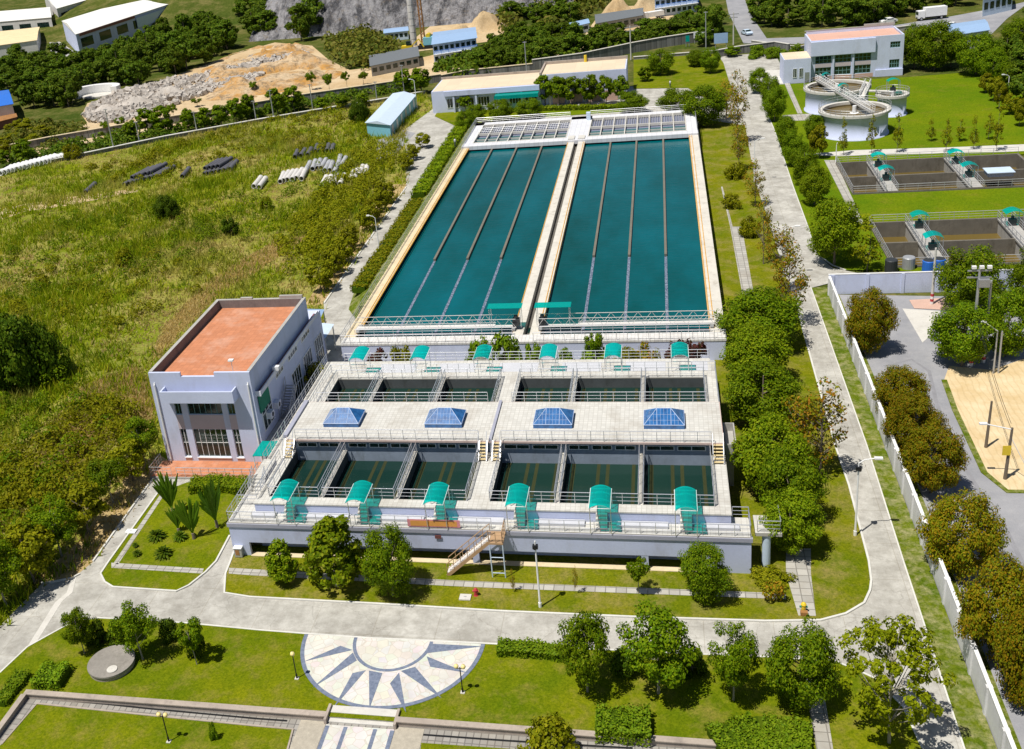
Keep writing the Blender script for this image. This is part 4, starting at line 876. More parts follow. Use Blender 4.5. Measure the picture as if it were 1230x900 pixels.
# left lawn: fan palms and cycads
def fan_palm(bx, by, ty, wpx, label, nf=36):
    x, y, _ = G(bx, by); H = height_at(x, y, ty); H *= .9; t_ = thing('fan_palm', (x, y, 0), label, 'palm', 'fan palms on the left lawn', rnd.uniform(0, 3))
    k = H/4.2; mb = MB(); mb.tube([(0,0,-.1),(.03,0,.3*k),(0,0,.6*k)], .17, 8, .13); part('trunk', mb, 'bark', t_, True)
    for i in range(nf):
        a = -.33+.66*i/(nf-1)+rnd.uniform(-.1,.1); sw = rnd.uniform(-.32,.32); L = k*(3.7-1.5*abs(a))*rnd.uniform(.6,1.05); d = Vector((math.sin(a), sw*.5, math.cos(a))).normalized(); mb = MB()
        b0 = Vector((0,0,.5*k)); n = 7; side = d.cross(Vector((0,1,0))).normalized(); nr = side.cross(d); pts = []
        for j in range(n+1):
            u = j/n; wv = 0.02 if u < .22 else .115*k*math.sin(math.pi*min(1, (u-.28)/.74))**.7+.02
            p = b0+d*L*u+Vector((d.x,d.y,-1))*((.12+.3*abs(a))*k*u*u*u); rag = rnd.uniform(.75,1.1); pts.append((p-side*wv*rag+nr*wv*.25, p, p+side*wv*rag+nr*wv*.25))
        vs = [q for tr_ in pts for q in tr_]; mb.add(vs, [(j*3+c, j*3+c+1, j*3+c+4, j*3+c+3) for j in range(n) for c in range(2)]); part('frond', mb, 'leaf_palm', t_, True)
for a in ((208,618,558,42,'fan palm nearest the orange terrace corner, left of the others'),(215,640,600,40,'short fan palm in front of the leftmost one'),(233,648,590,44,'fan palm in the middle of the left lawn group'),(261,634,566,46,'tall fan palm beside the left end of the filter building')): fan_palm(*a)
def cycad(bx, by, wpx, label):
    x, y, _ = G(bx, by); Rr = wpx*mpp(x, y)/2; t_ = thing('cycad', (x, y, 0), label, 'cycad', 'cycads on the left lawn')
    mb = MB(); mb.tube([(0,0,-.05),(0,0,.3)], .14, 8); part('stem', mb, 'bark', t_, True); mb = MB()
    for i in range(46):
        az = i*2.399; el = 1.35-1.25*(i/46); L = Rr*rnd.uniform(.9,1.1); pts = []
        for j in range(6):
            u = j/5; pts.append(Vector((math.cos(az)*math.cos(el)*L*u, math.sin(az)*math.cos(el)*L*u, .3+math.sin(el)*L*u-.45*Rr*u*u)))
        s_ = Vector((-math.sin(az), math.cos(az), 0)); wv = [.03,.11,.13,.12,.09,.02]
        vs = [q for p, w_ in zip(pts, wv) for q in (p-s_*w_*Rr, p+Vector((0,0,.03)), p+s_*w_*Rr)]
        mb.add(vs, [(j*3+c, j*3+c+1, j*3+c+4, j*3+c+3) for j in range(5) for c in range(2)])
    part('fronds', mb, 'leaf_dark', t_, True)
for a in ((189,647,27,'large dark cycad at the back of the group beside the lawn path'),(217,648,22,'dark cycad right of the largest cycad'),(197,668,28,'large dark cycad in front, on the lawn'),(165,668,13,'small cycad nearest the lawn path'),(163,658,9,'tiny cycad by the lawn path')): cycad(*a)
# hedges
def hedge(name, pts, wd, h, mat, label, cat='hedge', z=0, ls=.12, dens=300, group=None):
    rg = np.random.RandomState(len(pts)*7+int(abs(pts[0][0]*13))); P = []; N = []
    for (a, b) in zip(pts[:-1], pts[1:]):
        A, B = np.array(a[:2]), np.array(b[:2]); L = np.linalg.norm(B-A); d = (B-A)/L; nn = np.array([-d[1], d[0]]); m = int(L*(wd+2*h)*dens/3)
        u = rg.rand(m)*L; s = rg.rand(m)*(wd+2*h)
        bul = .12*np.sin(u*1.7+3)+.1*np.sin(u*4.1)+.08*rg.randn(m)
        off = np.where(s < h, -wd/2, np.where(s > wd+h, wd/2, s-h-wd/2)); zz = np.where(s < h, s, np.where(s > wd+h, wd+2*h-s, h))*(1+bul*.8)
        off = off*(1+bul*.5); q = A+d*u[:, None]+nn*off[:, None]; P.append(np.c_[q, z+np.maximum(zz, .03)])
        nv = np.c_[nn[0]*np.sign(off)*(abs(off) > wd*.45), nn[1]*np.sign(off)*(abs(off) > wd*.45), (zz > h*.85)*1.2]+rg.randn(m, 3)*.45; N.append(nv)
    o = link(name, leaf_mesh(name, np.vstack(P), np.vstack(N), ls, (mat,), 3)); tag(o, label, cat, group)
    mb = MB(); ribbon(mb, pts, wd*.8, z-.02, z+h*.8); part('branch_core', mb, 'leaf_dark', o); return o
hedge('clipped_hedge', px_poly([(598,783),(640,785),(682,790)]), 1.3, .8, 'leaf_hedge', 'long low clipped hedge along the kerb right of the plaza')
hedge('clipped_hedge', px_poly([(716,876),(782,880)]), 2.3, 1.1, 'leaf_hedge', 'square bright green hedge block beside the garden wall')
hedge('clipped_hedge', px_poly([(48,817),(80,818)]), 2.2, .9, 'leaf_hedge', 'square bright green hedge block at the left wall corner')
hedge('clipped_hedge', px_poly([(0,850),(30,812)]), 1.2, .6, 'leaf_hedge', 'sloping clipped hedge outside the left garden wall')
hedge('clipped_hedge', px_poly([(230,588),(268,586),(300,590)]), 2.0, 1.0, 'leaf_bright', 'leafy hedge below the orange terrace')
hedge('clipped_hedge', px_poly([(860,900),(915,885),(975,895)]), 3.0, .7, 'leaf_hedge', 'broad bright green groundcover hedge at the lower right')
hedge('roadside_hedge', [(-3.4,57),(-3.3,75),(-3.4,96)], 2.3, .9, 'leaf_olive', 'trimmed hedge on the bank, nearer half beside the long tank', z=1.1, dens=130, ls=.18)
hedge('roadside_hedge', [(-3.4,98),(-3.7,120),(-3.9,148)], 2.6, 1.3, 'leaf_bright', 'taller bushy hedge on the bank, farther half beside the long tank', z=1.1, dens=90, ls=.24)
hedge('clipped_hedge', px_poly([(648,133),(745,131)]), 1.6, .9, 'leaf_bright', 'yellow green hedge before the row of trees by the long low building', dens=80, ls=.3)
# plants between the two tank buildings
for key, bx, by, ty, wd, lab, nm in (('shrub_bright',606,436,398,36,'large bright bush rising behind the middle of the rear walkway','round_shrub'),('shrub_bright',576,436,402,28,'bright bush left of the largest plant behind the rear walkway','round_shrub'),('shrub_bright',638,436,410,14,'small bright bush just right of the large plant','round_shrub'),('lolli',712,432,396,14,'slim little tree behind the rear walkway','ornamental_tree'),('shrub_bright',676,438,417,18,'bush right of the fourth rear shelter','round_shrub'),('shrub_bright',713,438,416,22,'bush at the foot of the slim little tree','round_shrub'),('shrub_autumn',773,438,411,26,'golden bush left of the rightmost rear shelter','round_shrub'),('shrub_olive',752,438,414,22,'olive bush right of the fifth rear shelter','round_shrub'),('shrub_purple',835,438,404,20,'purple leaved bush right of the rightmost rear shelter','round_shrub'),('shrub_purple',811,438,405,18,'purple leaved bush behind the rightmost rear shelter','round_shrub'),('shrub_purple',450,438,414,18,'purple leaved bush behind the leftmost rear shelter','round_shrub'),('shrub_olive',478,438,416,24,'yellow green bush between the two leftmost rear shelters','round_shrub'),('shrub_olive',383,452,432,26,'yellow green bush in the gap beside the orange roofed building','round_shrub')):
    x, y, _ = G(bx, by, 2.9); y = 34.0 if bx > 400 else 30; x = G(bx, by, 2.5)[0] if bx > 400 else -.9; Hh = height_at(x, y, ty); plant(key, x, y, max(Hh, 2.0)*.92, wd*mpp(x, y, 2)*.72, nm, lab, 'plant', 'plants behind the rear walkway', 0, bx)
# dense row right of the filter building
for i, (bx, by, ty, wd) in enumerate([(911,418,350,84),(908,462,394,76),(914,512,440,80),(928,592,503,84),(948,625,545,76),(950,664,592,64)]):
    T1('bright_dense' if i % 2 else 'dense',bx,by,ty,wd,'broadleaf_tree',['big dense tree farthest back in the row right of the filter building','dense tree second from the back in the row right of the filter building','dense tree third from the back, opposite the skylit roof','largest dense tree, right of the roof steps','dense tree second from the front of the right row','smallest dense tree, nearest the front in the right row'][i], group='dense trees right of the filter building')
# russet domes along the concrete fence
for i, (bx, by, ty, wd) in enumerate([(1042,424,348,62),(1080,506,442,64),(1094,545,478,66),(1118,592,513,74),(1147,690,590,98),(1190,795,670,118),(1222,852,728,112)]):
    T1('dome',bx+(14 if by > 840 else 6 if by > 680 else 0),by,ty+(6 if by > 680 else 0),wd*(.72 if by > 780 else .82 if by > 680 else .88),'domed_tree',['russet domed tree standing alone near the corner of the concrete fence','russet domed tree, back one of a touching trio by the fence','russet domed tree, middle one of a touching trio by the fence','russet domed tree, front one of a touching trio by the fence','wide russet domed tree alone between the trio and the front pair','big russet domed tree, back one of the front pair','big russet domed tree cut by the right edge'][i], group='russet domed trees along the fence')
for bx, by, ty, wd, lab in ((1163,376,300,74,'green tree left of the concrete pole behind the white fence corner'),(1155,440,364,66,'green tree left of the twin electric poles'),(1208,428,350,54,'green tree right of the twin electric poles'),(1240,378,300,60,'green tree cut by the right edge behind the poles')): T1('dense',bx,by,ty,wd,'broadleaf_tree',lab)
# autumn trees on the strip right of the long tank
for i, (bx, by, ty, wd) in enumerate([(872,143,96,28),(886,172,84,26),(888,205,148,22),(907,248,190,24),(917,318,235,26),(938,352,268,34),(948,392,290,38),(985,575,458,62),(960,560,470,44)]):
    T1('autumn',bx,by,ty,wd,'autumn_tree',['orange leaved thin tree by the far right corner of the long tank','tall red twigged thin tree by the far end of the right road','thin autumn tree third from the far end of the strip','thin autumn tree beside the far lamp','thin autumn tree on the middle of the strip','yellowing thin tree near the left bent lamp','orange leaved thin tree opposite the road junction','large golden thin tree beside the right road','golden thin tree left of the largest golden one'][i], group='thin autumn trees on the right strip')
for i, (bx, by, ty) in enumerate([(884,215,196),(878,250,232),(900,285,262),(930,420,396)]): T1('shrub_olive',bx,by,ty,22,'low_shrub',ORD[i]+' olive bush from the far end of the strip right of the tank','bush','olive bushes on the right strip')
# shrubs and trees along the far side of the right road
for i, (bx, by, ty, wd, key) in enumerate([(912,112,82,22,'dense'),(925,128,92,24,'dense'),(930,146,104,26,'dense'),(944,176,140,24,'dense'),(953,200,158,28,'dense'),(965,222,176,30,'dense'),(978,246,200,34,'bright_dense'),(1002,318,240,60,'bright_dense'),(1041,326,258,34,'young'),(977,166,138,22,'dense'),(984,190,150,24,'olive')]):
    T1(key,bx,by,ty,wd,'roadside_tree',ORD[i]+' leafy tree from the far end along the lawn side of the right road' if i < 7 else ['large bright green tree at the right road junction','narrow young tree left of the second sunken pool','bushy tree beside the footpath left of the front round tank','olive bush tree left of the first sunken pool'][i-7], group='trees on the lawn side of the right road')
# young trees on the bright lawn
for i, (bx, by, ty) in enumerate([(1013,187,140),(1047,185,138),(1077,184,136),(1118,170,142),(1136,183,142),(1153,170,143),(1169,180,138),(1187,168,136),(1197,182,128)]): T1('young',bx,by,ty,12,'young_tree',ORD[i]+' slim young tree from the left along the pale path behind the pools','tree','slim young trees by the pale path')
for i, (bx, by, ty) in enumerate([(1184,112,88),(1193,122,92),(1200,132,98),(1212,138,112),(1224,152,118)]): T1('olive',bx,by,ty,16,'young_tree',ORD[i]+' small leafy tree from the back along the right lawn edge','tree','small trees along the right lawn edge')
# around the buildings at the back
for i, bx in enumerate([655,672,690,709,728,746]): T1('row',bx,126-.2*(i%2),90+(i%3),22,'clipped_tree',ORD[i]+' from the left in the row of clipped trees before the long low building','tree','clipped trees before the long low building')
for bx, by, ty, wd, lab in ((761,136,111,36,'round bushy tree right of the clipped row'),(813,138,106,38,'bushy tree behind the far right end of the long tank'),(846,152,103,46,'dense tree at the far right corner of the long tank'),(636,142,119,34,'bushy tree behind the middle of the inlet end'),(602,146,120,28,'round bush tree before the teal porch'),(572,150,126,26,'bush tree behind the left end of the inlet'),(560,162,134,24,'bush tree at the far left corner of the long tank'),(560,134,114,18,'small round tree before the left wing of the long building'),(836,80,60,22,'right tree of two on the rear lawn'),(853,88,58,24,'clipped tree beside the rear driveway'),(793,90,60,30,'dark dense tree on the rear lawn'),(775,98,80,16,'small tree on the rear lawn near the long building'),(880,68,56,18,'flat topped small tree by the gate')): T1('dense' if wd > 20 else 'row',bx,by,ty,wd,'broadleaf_tree',lab)
for bx, by, ty, wd, lab in ((1098,82,30,34,'big dense tree nearest the laboratory building'),(1122,84,26,44,'biggest dense tree right of the laboratory building'),(1142,80,36,30,'dense tree left of the blue roofed shed'),(1172,90,40,44,'dense tree below the blue roofed shed'),(1192,98,58,30,'dense tree right of the blue roofed shed'),(1222,60,20,40,'dense tree in the upper right corner'),(1212,100,74,22,'tree by the right lamp post')): T1('dense',bx,by,ty,wd,'broadleaf_tree',lab,'tree','dense trees around the laboratory')
# left road trees
for i, (bx, by, ty, wd) in enumerate([(464,244,218,24),(457,254,226,22),(449,266,238,24),(441,277,248,24),(424,300,270,26),(412,316,284,28),(402,331,298,30),(386,349,314,34),(488,204,184,20),(497,192,174,18),(508,178,160,20)]):
    T1('olive',bx,by,ty,wd,'roadside_tree',('%s olive tree from the pump building along the left road' % ORD[7-i]) if i < 8 else ['olive tree nearest the left end of the far bend','olive tree halfway round the far bend','dark olive tree at the yard entrance'][i-8],'tree','olive trees along the left road')
for i, (bx, by, ty, wd) in enumerate([(176,560,500,44),(160,577,530,44),(136,604,552,48),(106,640,580,54),(74,668,602,60),(42,700,632,64),(8,728,650,66)]):
    T1('olive' if i % 2 else 'loose',bx,by,ty,wd,'roadside_tree',ORD[i]+' tree from the pump building along the left edge of the lower road','tree','trees along the lower left road')
# trees along the channel wall
CH = [(178,160,130,20),(198,160,128,26),(228,157,131,19),(248,154,129,19),(267,152,126,20),(285,148,118,22),(301,143,113,20),(334,139,106,22),(354,134,103,24),(31,194,168,22),(486,112,84,22),(507,112,82,24),(160,168,145,18),(8,200,180,16),(436,128,112,16),(388,132,117,18),(412,130,115,16)]
for i, (bx, by, ty, wd) in enumerate(sorted(CH)): T1('row',bx,by,ty,wd,'clipped_tree',ORD[i]+' from the left in the row of round trees along the channel','tree','round trees along the channel')
# thin trees by the dirt track
for i, (bx, by, ty) in enumerate([(146,157,141),(127,162,146),(209,143,125),(237,128,118),(305,112,98),(375,108,86),(396,111,88),(417,106,86),(437,102,86)]): T1('lolli',bx,by,ty,12,'young_tree',ORD[i]+' thin young tree from the left beside the dirt track','tree','thin young trees beside the dirt track')
# bushes in the wild field
for bx, by, ty, wd, lab in ((203,262,234,28,'dark round bush standing alone in the wild field'),(278,282,262,18,'bright bush in the wild field right of the dark round one'),(28,462,378,84,'large dark thicket at the left edge of the wild field'),(60,455,392,50,'dark bush on the right side of the large thicket'),(0,470,400,60,'dark bush cut by the left edge'),(150,318,298,20,'pale green bush in the middle of the wild field'),(88,190,174,22,'bush at the far edge of the wild field near the channel'),(432,146,120,26,'dark bush left of the blue roofed long shed'),(320,250,236,14,'small bush near the row of grey pipes')): T1(('thicket' if wd > 24 else 'shrub') if 'dark' in lab else 'shrub_olive',bx,by,ty,wd,'wild_shrub',lab,'bush')

# ------------------------------------------------------------------ wild grass (stuff)
def blades(name, poly, n, hmin, hmax, mats, seed, wscale=1, keep=None, k=5):
    rg = np.random.RandomState(seed); P = []; xs = [p[0] for p in poly]; ys = [p[1] for p in poly]
    x0, x1, y0, y1 = max(min(xs), -170), max(xs), min(ys), min(max(ys), 215)
    while len(P) < n:
        x, y = rg.uniform(x0, x1), rg.uniform(y0, y1)
        if not inside(x, y, poly): continue
        if -14.5 < x < 1 and 10.5 < y < 46: continue
        d = proj((x, y, 0))[2]
        if rg.rand() > (85/d)**1.1: continue
        q = math.sin(x*.13+1.3*math.sin(y*.09))*math.sin(y*.11+1.7*math.cos(x*.07))
        if keep and not keep(q, rg): continue
        P.append((x, y, q))
    P = np.array(P); m = len(P)*k; b = np.repeat(P, k, 0); base = np.c_[b[:, 0]+rg.randn(m)*.35, b[:, 1]+rg.randn(m)*.35, np.full(m, -.06)]
    h = hmin+(hmax-hmin)*rg.rand(m)**1.3*(1+.35*np.clip(b[:, 2], -1, 1)); a = rg.rand(m)*6.283; w_ = (.07+.1*rg.rand(m))*wscale; lean = rg.randn(m, 2)*.35*h[:, None]+np.array([.12, .05])
    V = np.empty((m, 3, 3)); dx = np.c_[np.cos(a), np.sin(a), np.zeros(m)]*w_[:, None]
    V[:, 0] = base-dx; V[:, 1] = base+dx; V[:, 2] = base+np.c_[lean, h]
    me = bpy.data.meshes.new(name); me.vertices.add(3*m); me.loops.add(3*m); me.polygons.add(m)
    me.vertices.foreach_set('co', V.reshape(-1)); me.loops.foreach_set('vertex_index', np.arange(3*m, dtype=np.int32))
    me.polygons.foreach_set('loop_start', np.arange(0, 3*m, 3, dtype=np.int32)); me.polygons.foreach_set('loop_total', np.full(m, 3, dtype=np.int32))
    me.materials.append(M[mats]); me.update(calc_edges=True); return link(name, me)
tag(blades('wild_grass', WILD, 28000, .3, 1.4, 'blade', 5, .85, lambda q, g: g.rand() < .5+.5*q), 'tall yellow green wild grass covering the open field', 'grass', kind='stuff')
tag(blades('dry_grass', WILD, 9000, .2, .6, 'blade_dry', 6, .9, lambda q, g: g.rand() < .25-.6*q), 'dry straw coloured grass patches in the open field', 'grass', kind='stuff')
DRYP = px_poly([(40,560),(90,470),(160,440),(190,470),(178,520),(140,500),(90,560)]); DRYQ = px_poly([(180,440),(200,390),(250,340),(330,290),(370,285),(300,330),(262,352),(215,400)])
sheet('dry_ground', DRYP, -.04, 'dry_ground'); sheet('dry_ground', DRYQ, -.04, 'dry_ground')
tag(blades('dry_grass', DRYP, 2600, .2, .6, 'blade_dry', 8, .8), 'dry straw coloured grass left of the orange roofed building', 'grass', kind='stuff'); tag(blades('dry_grass', DRYQ, 2600, .2, .6, 'blade_dry', 9, .8), 'dry straw coloured grass behind the orange roofed building', 'grass', kind='stuff')
def scatter_brush(name, poly, n, hmax, rc, leaves, ls, mat, label, seed, z=0):
    rg = np.random.RandomState(seed); xs = [p[0] for p in poly]; ys = [p[1] for p in poly]; C = []
    while len(C) < n:
        x, y = rg.uniform(min(xs), max(xs)), rg.uniform(min(ys), max(ys))
        if inside(x, y, poly): C.append((x, y, z+hmax*(.25+.75*rg.rand())))
    C = np.array(C); r = rc*(.5+rg.rand(n)); k = rg.choice(n, leaves, p=r**2/(r**2).sum()); D = rg.randn(leaves, 3); D /= np.linalg.norm(D, axis=1, keepdims=True)
    D[:, 2] = np.abs(D[:, 2])*.9-.15; P = C[k]*np.array([1,1,1])+D*r[k][:, None]; lo = rg.rand(leaves) < .35; P[lo, 2] = z+(P[lo, 2]-z)*rg.rand(lo.sum()); P[:, 2] = np.maximum(P[:, 2], z+.05)
    o = link(name, leaf_mesh(name, P, D+rg.randn(leaves, 3)*.5+np.array([0,0,.5]), ls, (mat,), seed)); return tag(o, label, 'undergrowth', kind='stuff')
scatter_brush('brushwood', px_poly([(-60,560),(40,545),(120,480),(170,500),(150,560),(70,640),(30,670),(-40,710),(-140,740)]), 300, 1.7, .8, 24000, .2, 'leaf_olive', 'thick olive undergrowth beside the lower left road', 11)
scatter_brush('brushwood', px_poly([(-60,500),(30,470),(110,450),(150,500),(120,560),(60,620),(-40,690),(-140,700)]), 120, 2.0, .8, 9000, .19, 'leaf_green', 'darker green weeds among the undergrowth at the left edge', 15)
scatter_brush('brushwood', px_poly([(0,300),(120,250),(300,235),(400,190),(420,210),(300,300),(150,340),(0,380)]), 190, 1.3, .85, 13000, .2, 'leaf_green', 'darker green weeds scattered through the field', 16)
scatter_brush('brushwood', px_poly([(330,300),(380,235),(440,180),(480,172),(470,205),(425,262),(380,318),(345,330)]), 300, 1.3, .8, 26000, .21, 'leaf_olive', 'olive undergrowth between the field and the left road', 12)
scatter_brush('brushwood', px_poly([(100,205),(300,150),(440,125),(470,150),(430,190),(330,185),(150,225)]), 230, .9, .8, 14000, .26, 'leaf_olive', 'olive scrub along the far edge of the field', 13)
scatter_brush('brushwood', px_poly([(-100,330),(60,300),(230,300),(280,330),(150,400),(0,440),(-120,460)]), 110, .9, .8, 9000, .22, 'leaf_olive', 'scattered olive scrub in the middle of the field', 14)

# ================================================================== CONCRETE FENCE
weathered('fence_paint', (.66,.66,.68), .08, .4, 4, .8, 0, .15, (.36,.35,.33), .6)
cf = thing('concrete_fence', (56.2, 20, 0), 'long white panelled concrete fence turning a corner beside the right road', 'fence')
mb = MB(); mb.box(56.1,-30,-.05,56.25,55.4,2.3); part('panel', mb, 'fence_paint', cf)
mb = MB(); mb.box(56.1,55.4,-.05,69.0,55.55,2.5).box(73.4,55.4,-.05,100,55.55,2.5).box(69.0,55.4,-.05,73.4,55.55,2.5); part('panel', mb, 'white_wall', cf)
mb = MB(); mb.box(56.05,-30,2.3,56.3,55.38,2.38).box(56.05,55.38,2.5,100,55.6,2.58); part('coping', mb, 'white_paint', cf)
for i in range(24):
    y = -28+3.6*i; part('post', MB().box(55.98,y,-.05,56.37,y+.32,2.29), 'fence_paint', cf)
for i in range(12): part('post', MB().box(56.4+3.9*i,55.3,-.05,56.75+3.9*i,55.65,2.49), 'white_wall', cf)

# ================================================================== THICKENERS, POOLS, LABORATORY
def round_tank(x, y, r, h, label, mud=True):
    t_ = thing('round_tank', (x, y, 0), label, 'tank', 'round concrete thickener tanks')
    mb = MB(); mb.lathe([(r+.25,-.05),(r+.25,.25),(r,.25),(r,h-.7),(r+.06,h-.68),(r+.06,h-.55),(r,h-.53),(r,h-.5)], n=56); smooth(part('wall', mb, 'blue_grey_wall', t_, True))
    mb = MB(); mb.lathe([(r,h-.5),(r+.45,h-.42),(r+.45,h),(r-.35,h),(r-.35,h-1.2)], n=56); part('rim', mb, 'pale_concrete', t_, True)
    mb = MB(); mb.lathe([(r-.36,h-.5),(r-.5,h-.45),(r-.5,h-.75),(.02,h-.75)], n=56); part('mud_water', mb, 'thick_water', t_, True)
    mb = MB()
    for k in range(36): a = k*math.pi/18; c, s_ = math.cos(a), math.sin(a); mb.tube([((r+.38)*c,(r+.38)*s_,h),((r+.38)*c,(r+.38)*s_,h+.95)], .03, 4, cap=False)
    for z in (.5,.95): mb.tube([((r+.38)*math.cos(k*math.pi/24),(r+.38)*math.sin(k*math.pi/24),h+z) for k in range(49)], .028, 4, cap=False)
    part('railing', mb, 'galv', t_, True)
    mb = MB(); mb.tube([(0,0,h-1.5),(0,0,h+.5)], .35, 10); d = part('drive_column', mb, 'white_paint', t_, True)
    mb = MB(); mb.lathe([(.5,h-.65),(.9,h-.8),(1.3,h-.76)], n=20); part('feed_well', mb, 'white_paint', d)
    return t_
TA = round_tank(70.4,129.6,5.6,4.5,'front round grey tank of muddy water on the bright lawn'); TB = round_tank(70.2,148.6,5.7,4.5,'back round grey tank beside the laboratory building'); TC = round_tank(78.9,141.6,2.5,4.0,'smallest round tank, right of the two wide ones')
br_ = thing('tank_bridge', (70.3,139,4.5), 'white walkway spanning the two wide round tanks', 'bridge')
A_, B_ = Vector((67.3,154.0,4.75)), Vector((72.6,125.0,4.75))
mb = MB(); mb.beam(A_, B_, .9, .22); part('deck', mb, 'concrete', br_)
nrm = Vector((B_.y-A_.y, A_.x-B_.x, 0)).normalized()*.42
for s_ in (1, -1): part('railing', rail_mb([A_+nrm*s_+Vector((0,0,.15)), B_+nrm*s_+Vector((0,0,.15))], r=.035), 'white_paint', br_)
b2 = thing('tank_bridge', (77,143,4.5), 'short grey walkway from the back round tank to the smallest tank', 'bridge')
A2, B2 = Vector((75.6,147.5,4.6)), Vector((72.9,137.5,4.6)); mb = MB(); mb.beam(A2, B2, 1.0, .25).beam(Vector((74.3,142.5,4.6)), Vector((78.7,141.6,4.4)), .9, .22); part('deck', mb, 'pale_concrete', b2)
nr2 = Vector((B2.y-A2.y, A2.x-B2.x, 0)).normalized()*.48
for s_ in (1, -1): part('railing', rail_mb([A2+nr2*s_+Vector((0,0,.13)), B2+nr2*s_+Vector((0,0,.13))], r=.035), 'white_paint', b2)
def small_shelter(x, y, z, label, h=2.1, w_=2.2, d=1.9, grp='small teal arched shelters by the pools'):
    t_ = thing('equipment_shelter', (x, y, z), label, 'shelter', grp); n = 8; mb = MB()
    pts = [(-w_/2+w_*i/n, h-.25+.42*math.sin(math.pi*i/n)) for i in range(n+1)]; k = n+1
    mb.add([(a,b,c) for b in (-d/2,d/2) for a,c in pts], [(i,i+1,k+i+1,k+i) for i in range(n)]); part('canopy', mb, 'teal_sheet', t_, True)
    for a in (-w_/2+.06,w_/2-.06):
        for b in (-d/2+.1,d/2-.1): part('post', MB().tube([(a,b,0),(a,b,h-.22)], .045, 5), 'galv', t_, True)
    part('machine', MB().box(-.45,-.35,0,.45,.35,.9).tube([(0,0,.9),(0,0,1.3)], .2, 8), 'dark_metal', t_, True)
small_shelter(70.2,141.5,4.75,'tiny teal shelter between the round tanks',1.6,1.8,1.4); small_shelter(68.6,152.0,4.75,'tiny teal shelter at the far end of the tank bridge',1.6,1.6,1.3); small_shelter(79.0,141.8,4.2,'teal shelter over the smallest round tank',2.4,2.2,1.6)
# pools
def pool(x0, x1, y0, y1, depth, label, cross, mid):
    t_ = thing('sunken_pool', ((x0+x1)/2,(y0+y1)/2,0), label, 'pool', 'sunken brown water pools')
    mb = MB(); th = .35
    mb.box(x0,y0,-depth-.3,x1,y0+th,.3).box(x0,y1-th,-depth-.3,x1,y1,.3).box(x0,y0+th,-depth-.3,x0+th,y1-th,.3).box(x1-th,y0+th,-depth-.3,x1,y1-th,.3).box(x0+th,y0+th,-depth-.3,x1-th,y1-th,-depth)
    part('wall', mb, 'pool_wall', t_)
    mb = MB(); mb.box(x0+th,mid-.18,-depth,x1-th,mid+.18,.2); part('dividing_wall', mb, 'pool_wall', t_)
    for c in cross:
        mb = MB(); mb.box(c-.75,y0+.1,-depth,c-.45,y1-.1,.0).box(c-.9,y0+.05,.02,c+.9,y1-.05,.26); part('cross_walkway', mb, 'concrete', t_)
        for s_ in (-.85,.85): part('railing', rail_mb([(c+s_,y0+.1,.26),(c+s_,y1-.1,.26)], step=1.6, r=.035), 'galv', t_)
    for pts in ([(x0+.1,y1-.1,.3),(x1-.1,y1-.1,.3)], [(x0+.1,y0+.1,.3),(x1-.1,y0+.1,.3)], [(x0+.1,y0+.1,.3),(x0+.1,y1-.1,.3)]): part('railing', rail_mb(pts, step=1.8, r=.03), 'galv', t_)
    for yy in (y0+3.2, mid+3.6): part('pipe', MB().tube([(x0+th,yy,-depth*.45),(x1-th,yy,-depth*.45)], .14, 8), 'dark_metal', t_)
    mb = MB(); mb.add([(x0+th,y0+th,-depth+1.7),(x1-th,y0+th,-depth+1.7),(x1-th,y1-th,-depth+1.7),(x0+th,y1-th,-depth+1.7)], [(0,1,2,3)]); struct('water', mb, 'pool_water')
pool(PX0,PX1,PY0,PY1,3.6,'farther sunken concrete pool of brown water behind the lawn strip',(70.3,81.9),102.2); pool(QX0,QX1,QY0,QY1,3.6,'nearer sunken concrete pool of brown water behind the white fence',(70.3,81.9),72.0)
for x, y, lab in ((70.6,107.0,'back left shelter of the farther pool'),(70.4,99.5,'front left shelter of the farther pool'),(81.8,106.5,'back right shelter of the farther pool'),(82,99.2,'front right shelter of the farther pool'),(70.6,77.2,'back left shelter of the nearer pool'),(70.5,68.8,'front left shelter of the nearer pool'),(82,77,'right shelter of the nearer pool')): small_shelter(x,y,.26,'teal arched '+lab)
part_ = thing('pump_slab', (86,93,0), 'flat blue grey equipment box beside the farther pool', 'equipment'); part('body', MB().box(84.6,98.5,0.3,88.0,101,.9), 'panel_wall', part_); part('cover', MB().box(84.4,98.3,.9,88.2,101.2,1.0), 'light_blue_sheet', part_)
for i, (px, py, m_) in enumerate(((1070,326,'dark_metal'),(1091,323,'galv'),(1115,327,'bright_blue'),(1127,325,'bright_blue'))):
    x, y, _ = G(px, py); b = thing('steel_drum', (x,y,0), ['black drum behind the white fence corner','grey drum behind the white fence','blue drum left of its twin behind the fence','blue drum nearest the tree behind the fence'][i], 'drum')
    part('body', MB().lathe([(.7,0),(.75,.1),(.75,1.5),(.68,1.6)], n=18), m_, b, True); part('lid', MB().lathe([(.68,1.6),(.5,1.62),(.02,1.62)], n=18), m_ if m_ != 'bright_blue' else 'dark_metal', b, True)
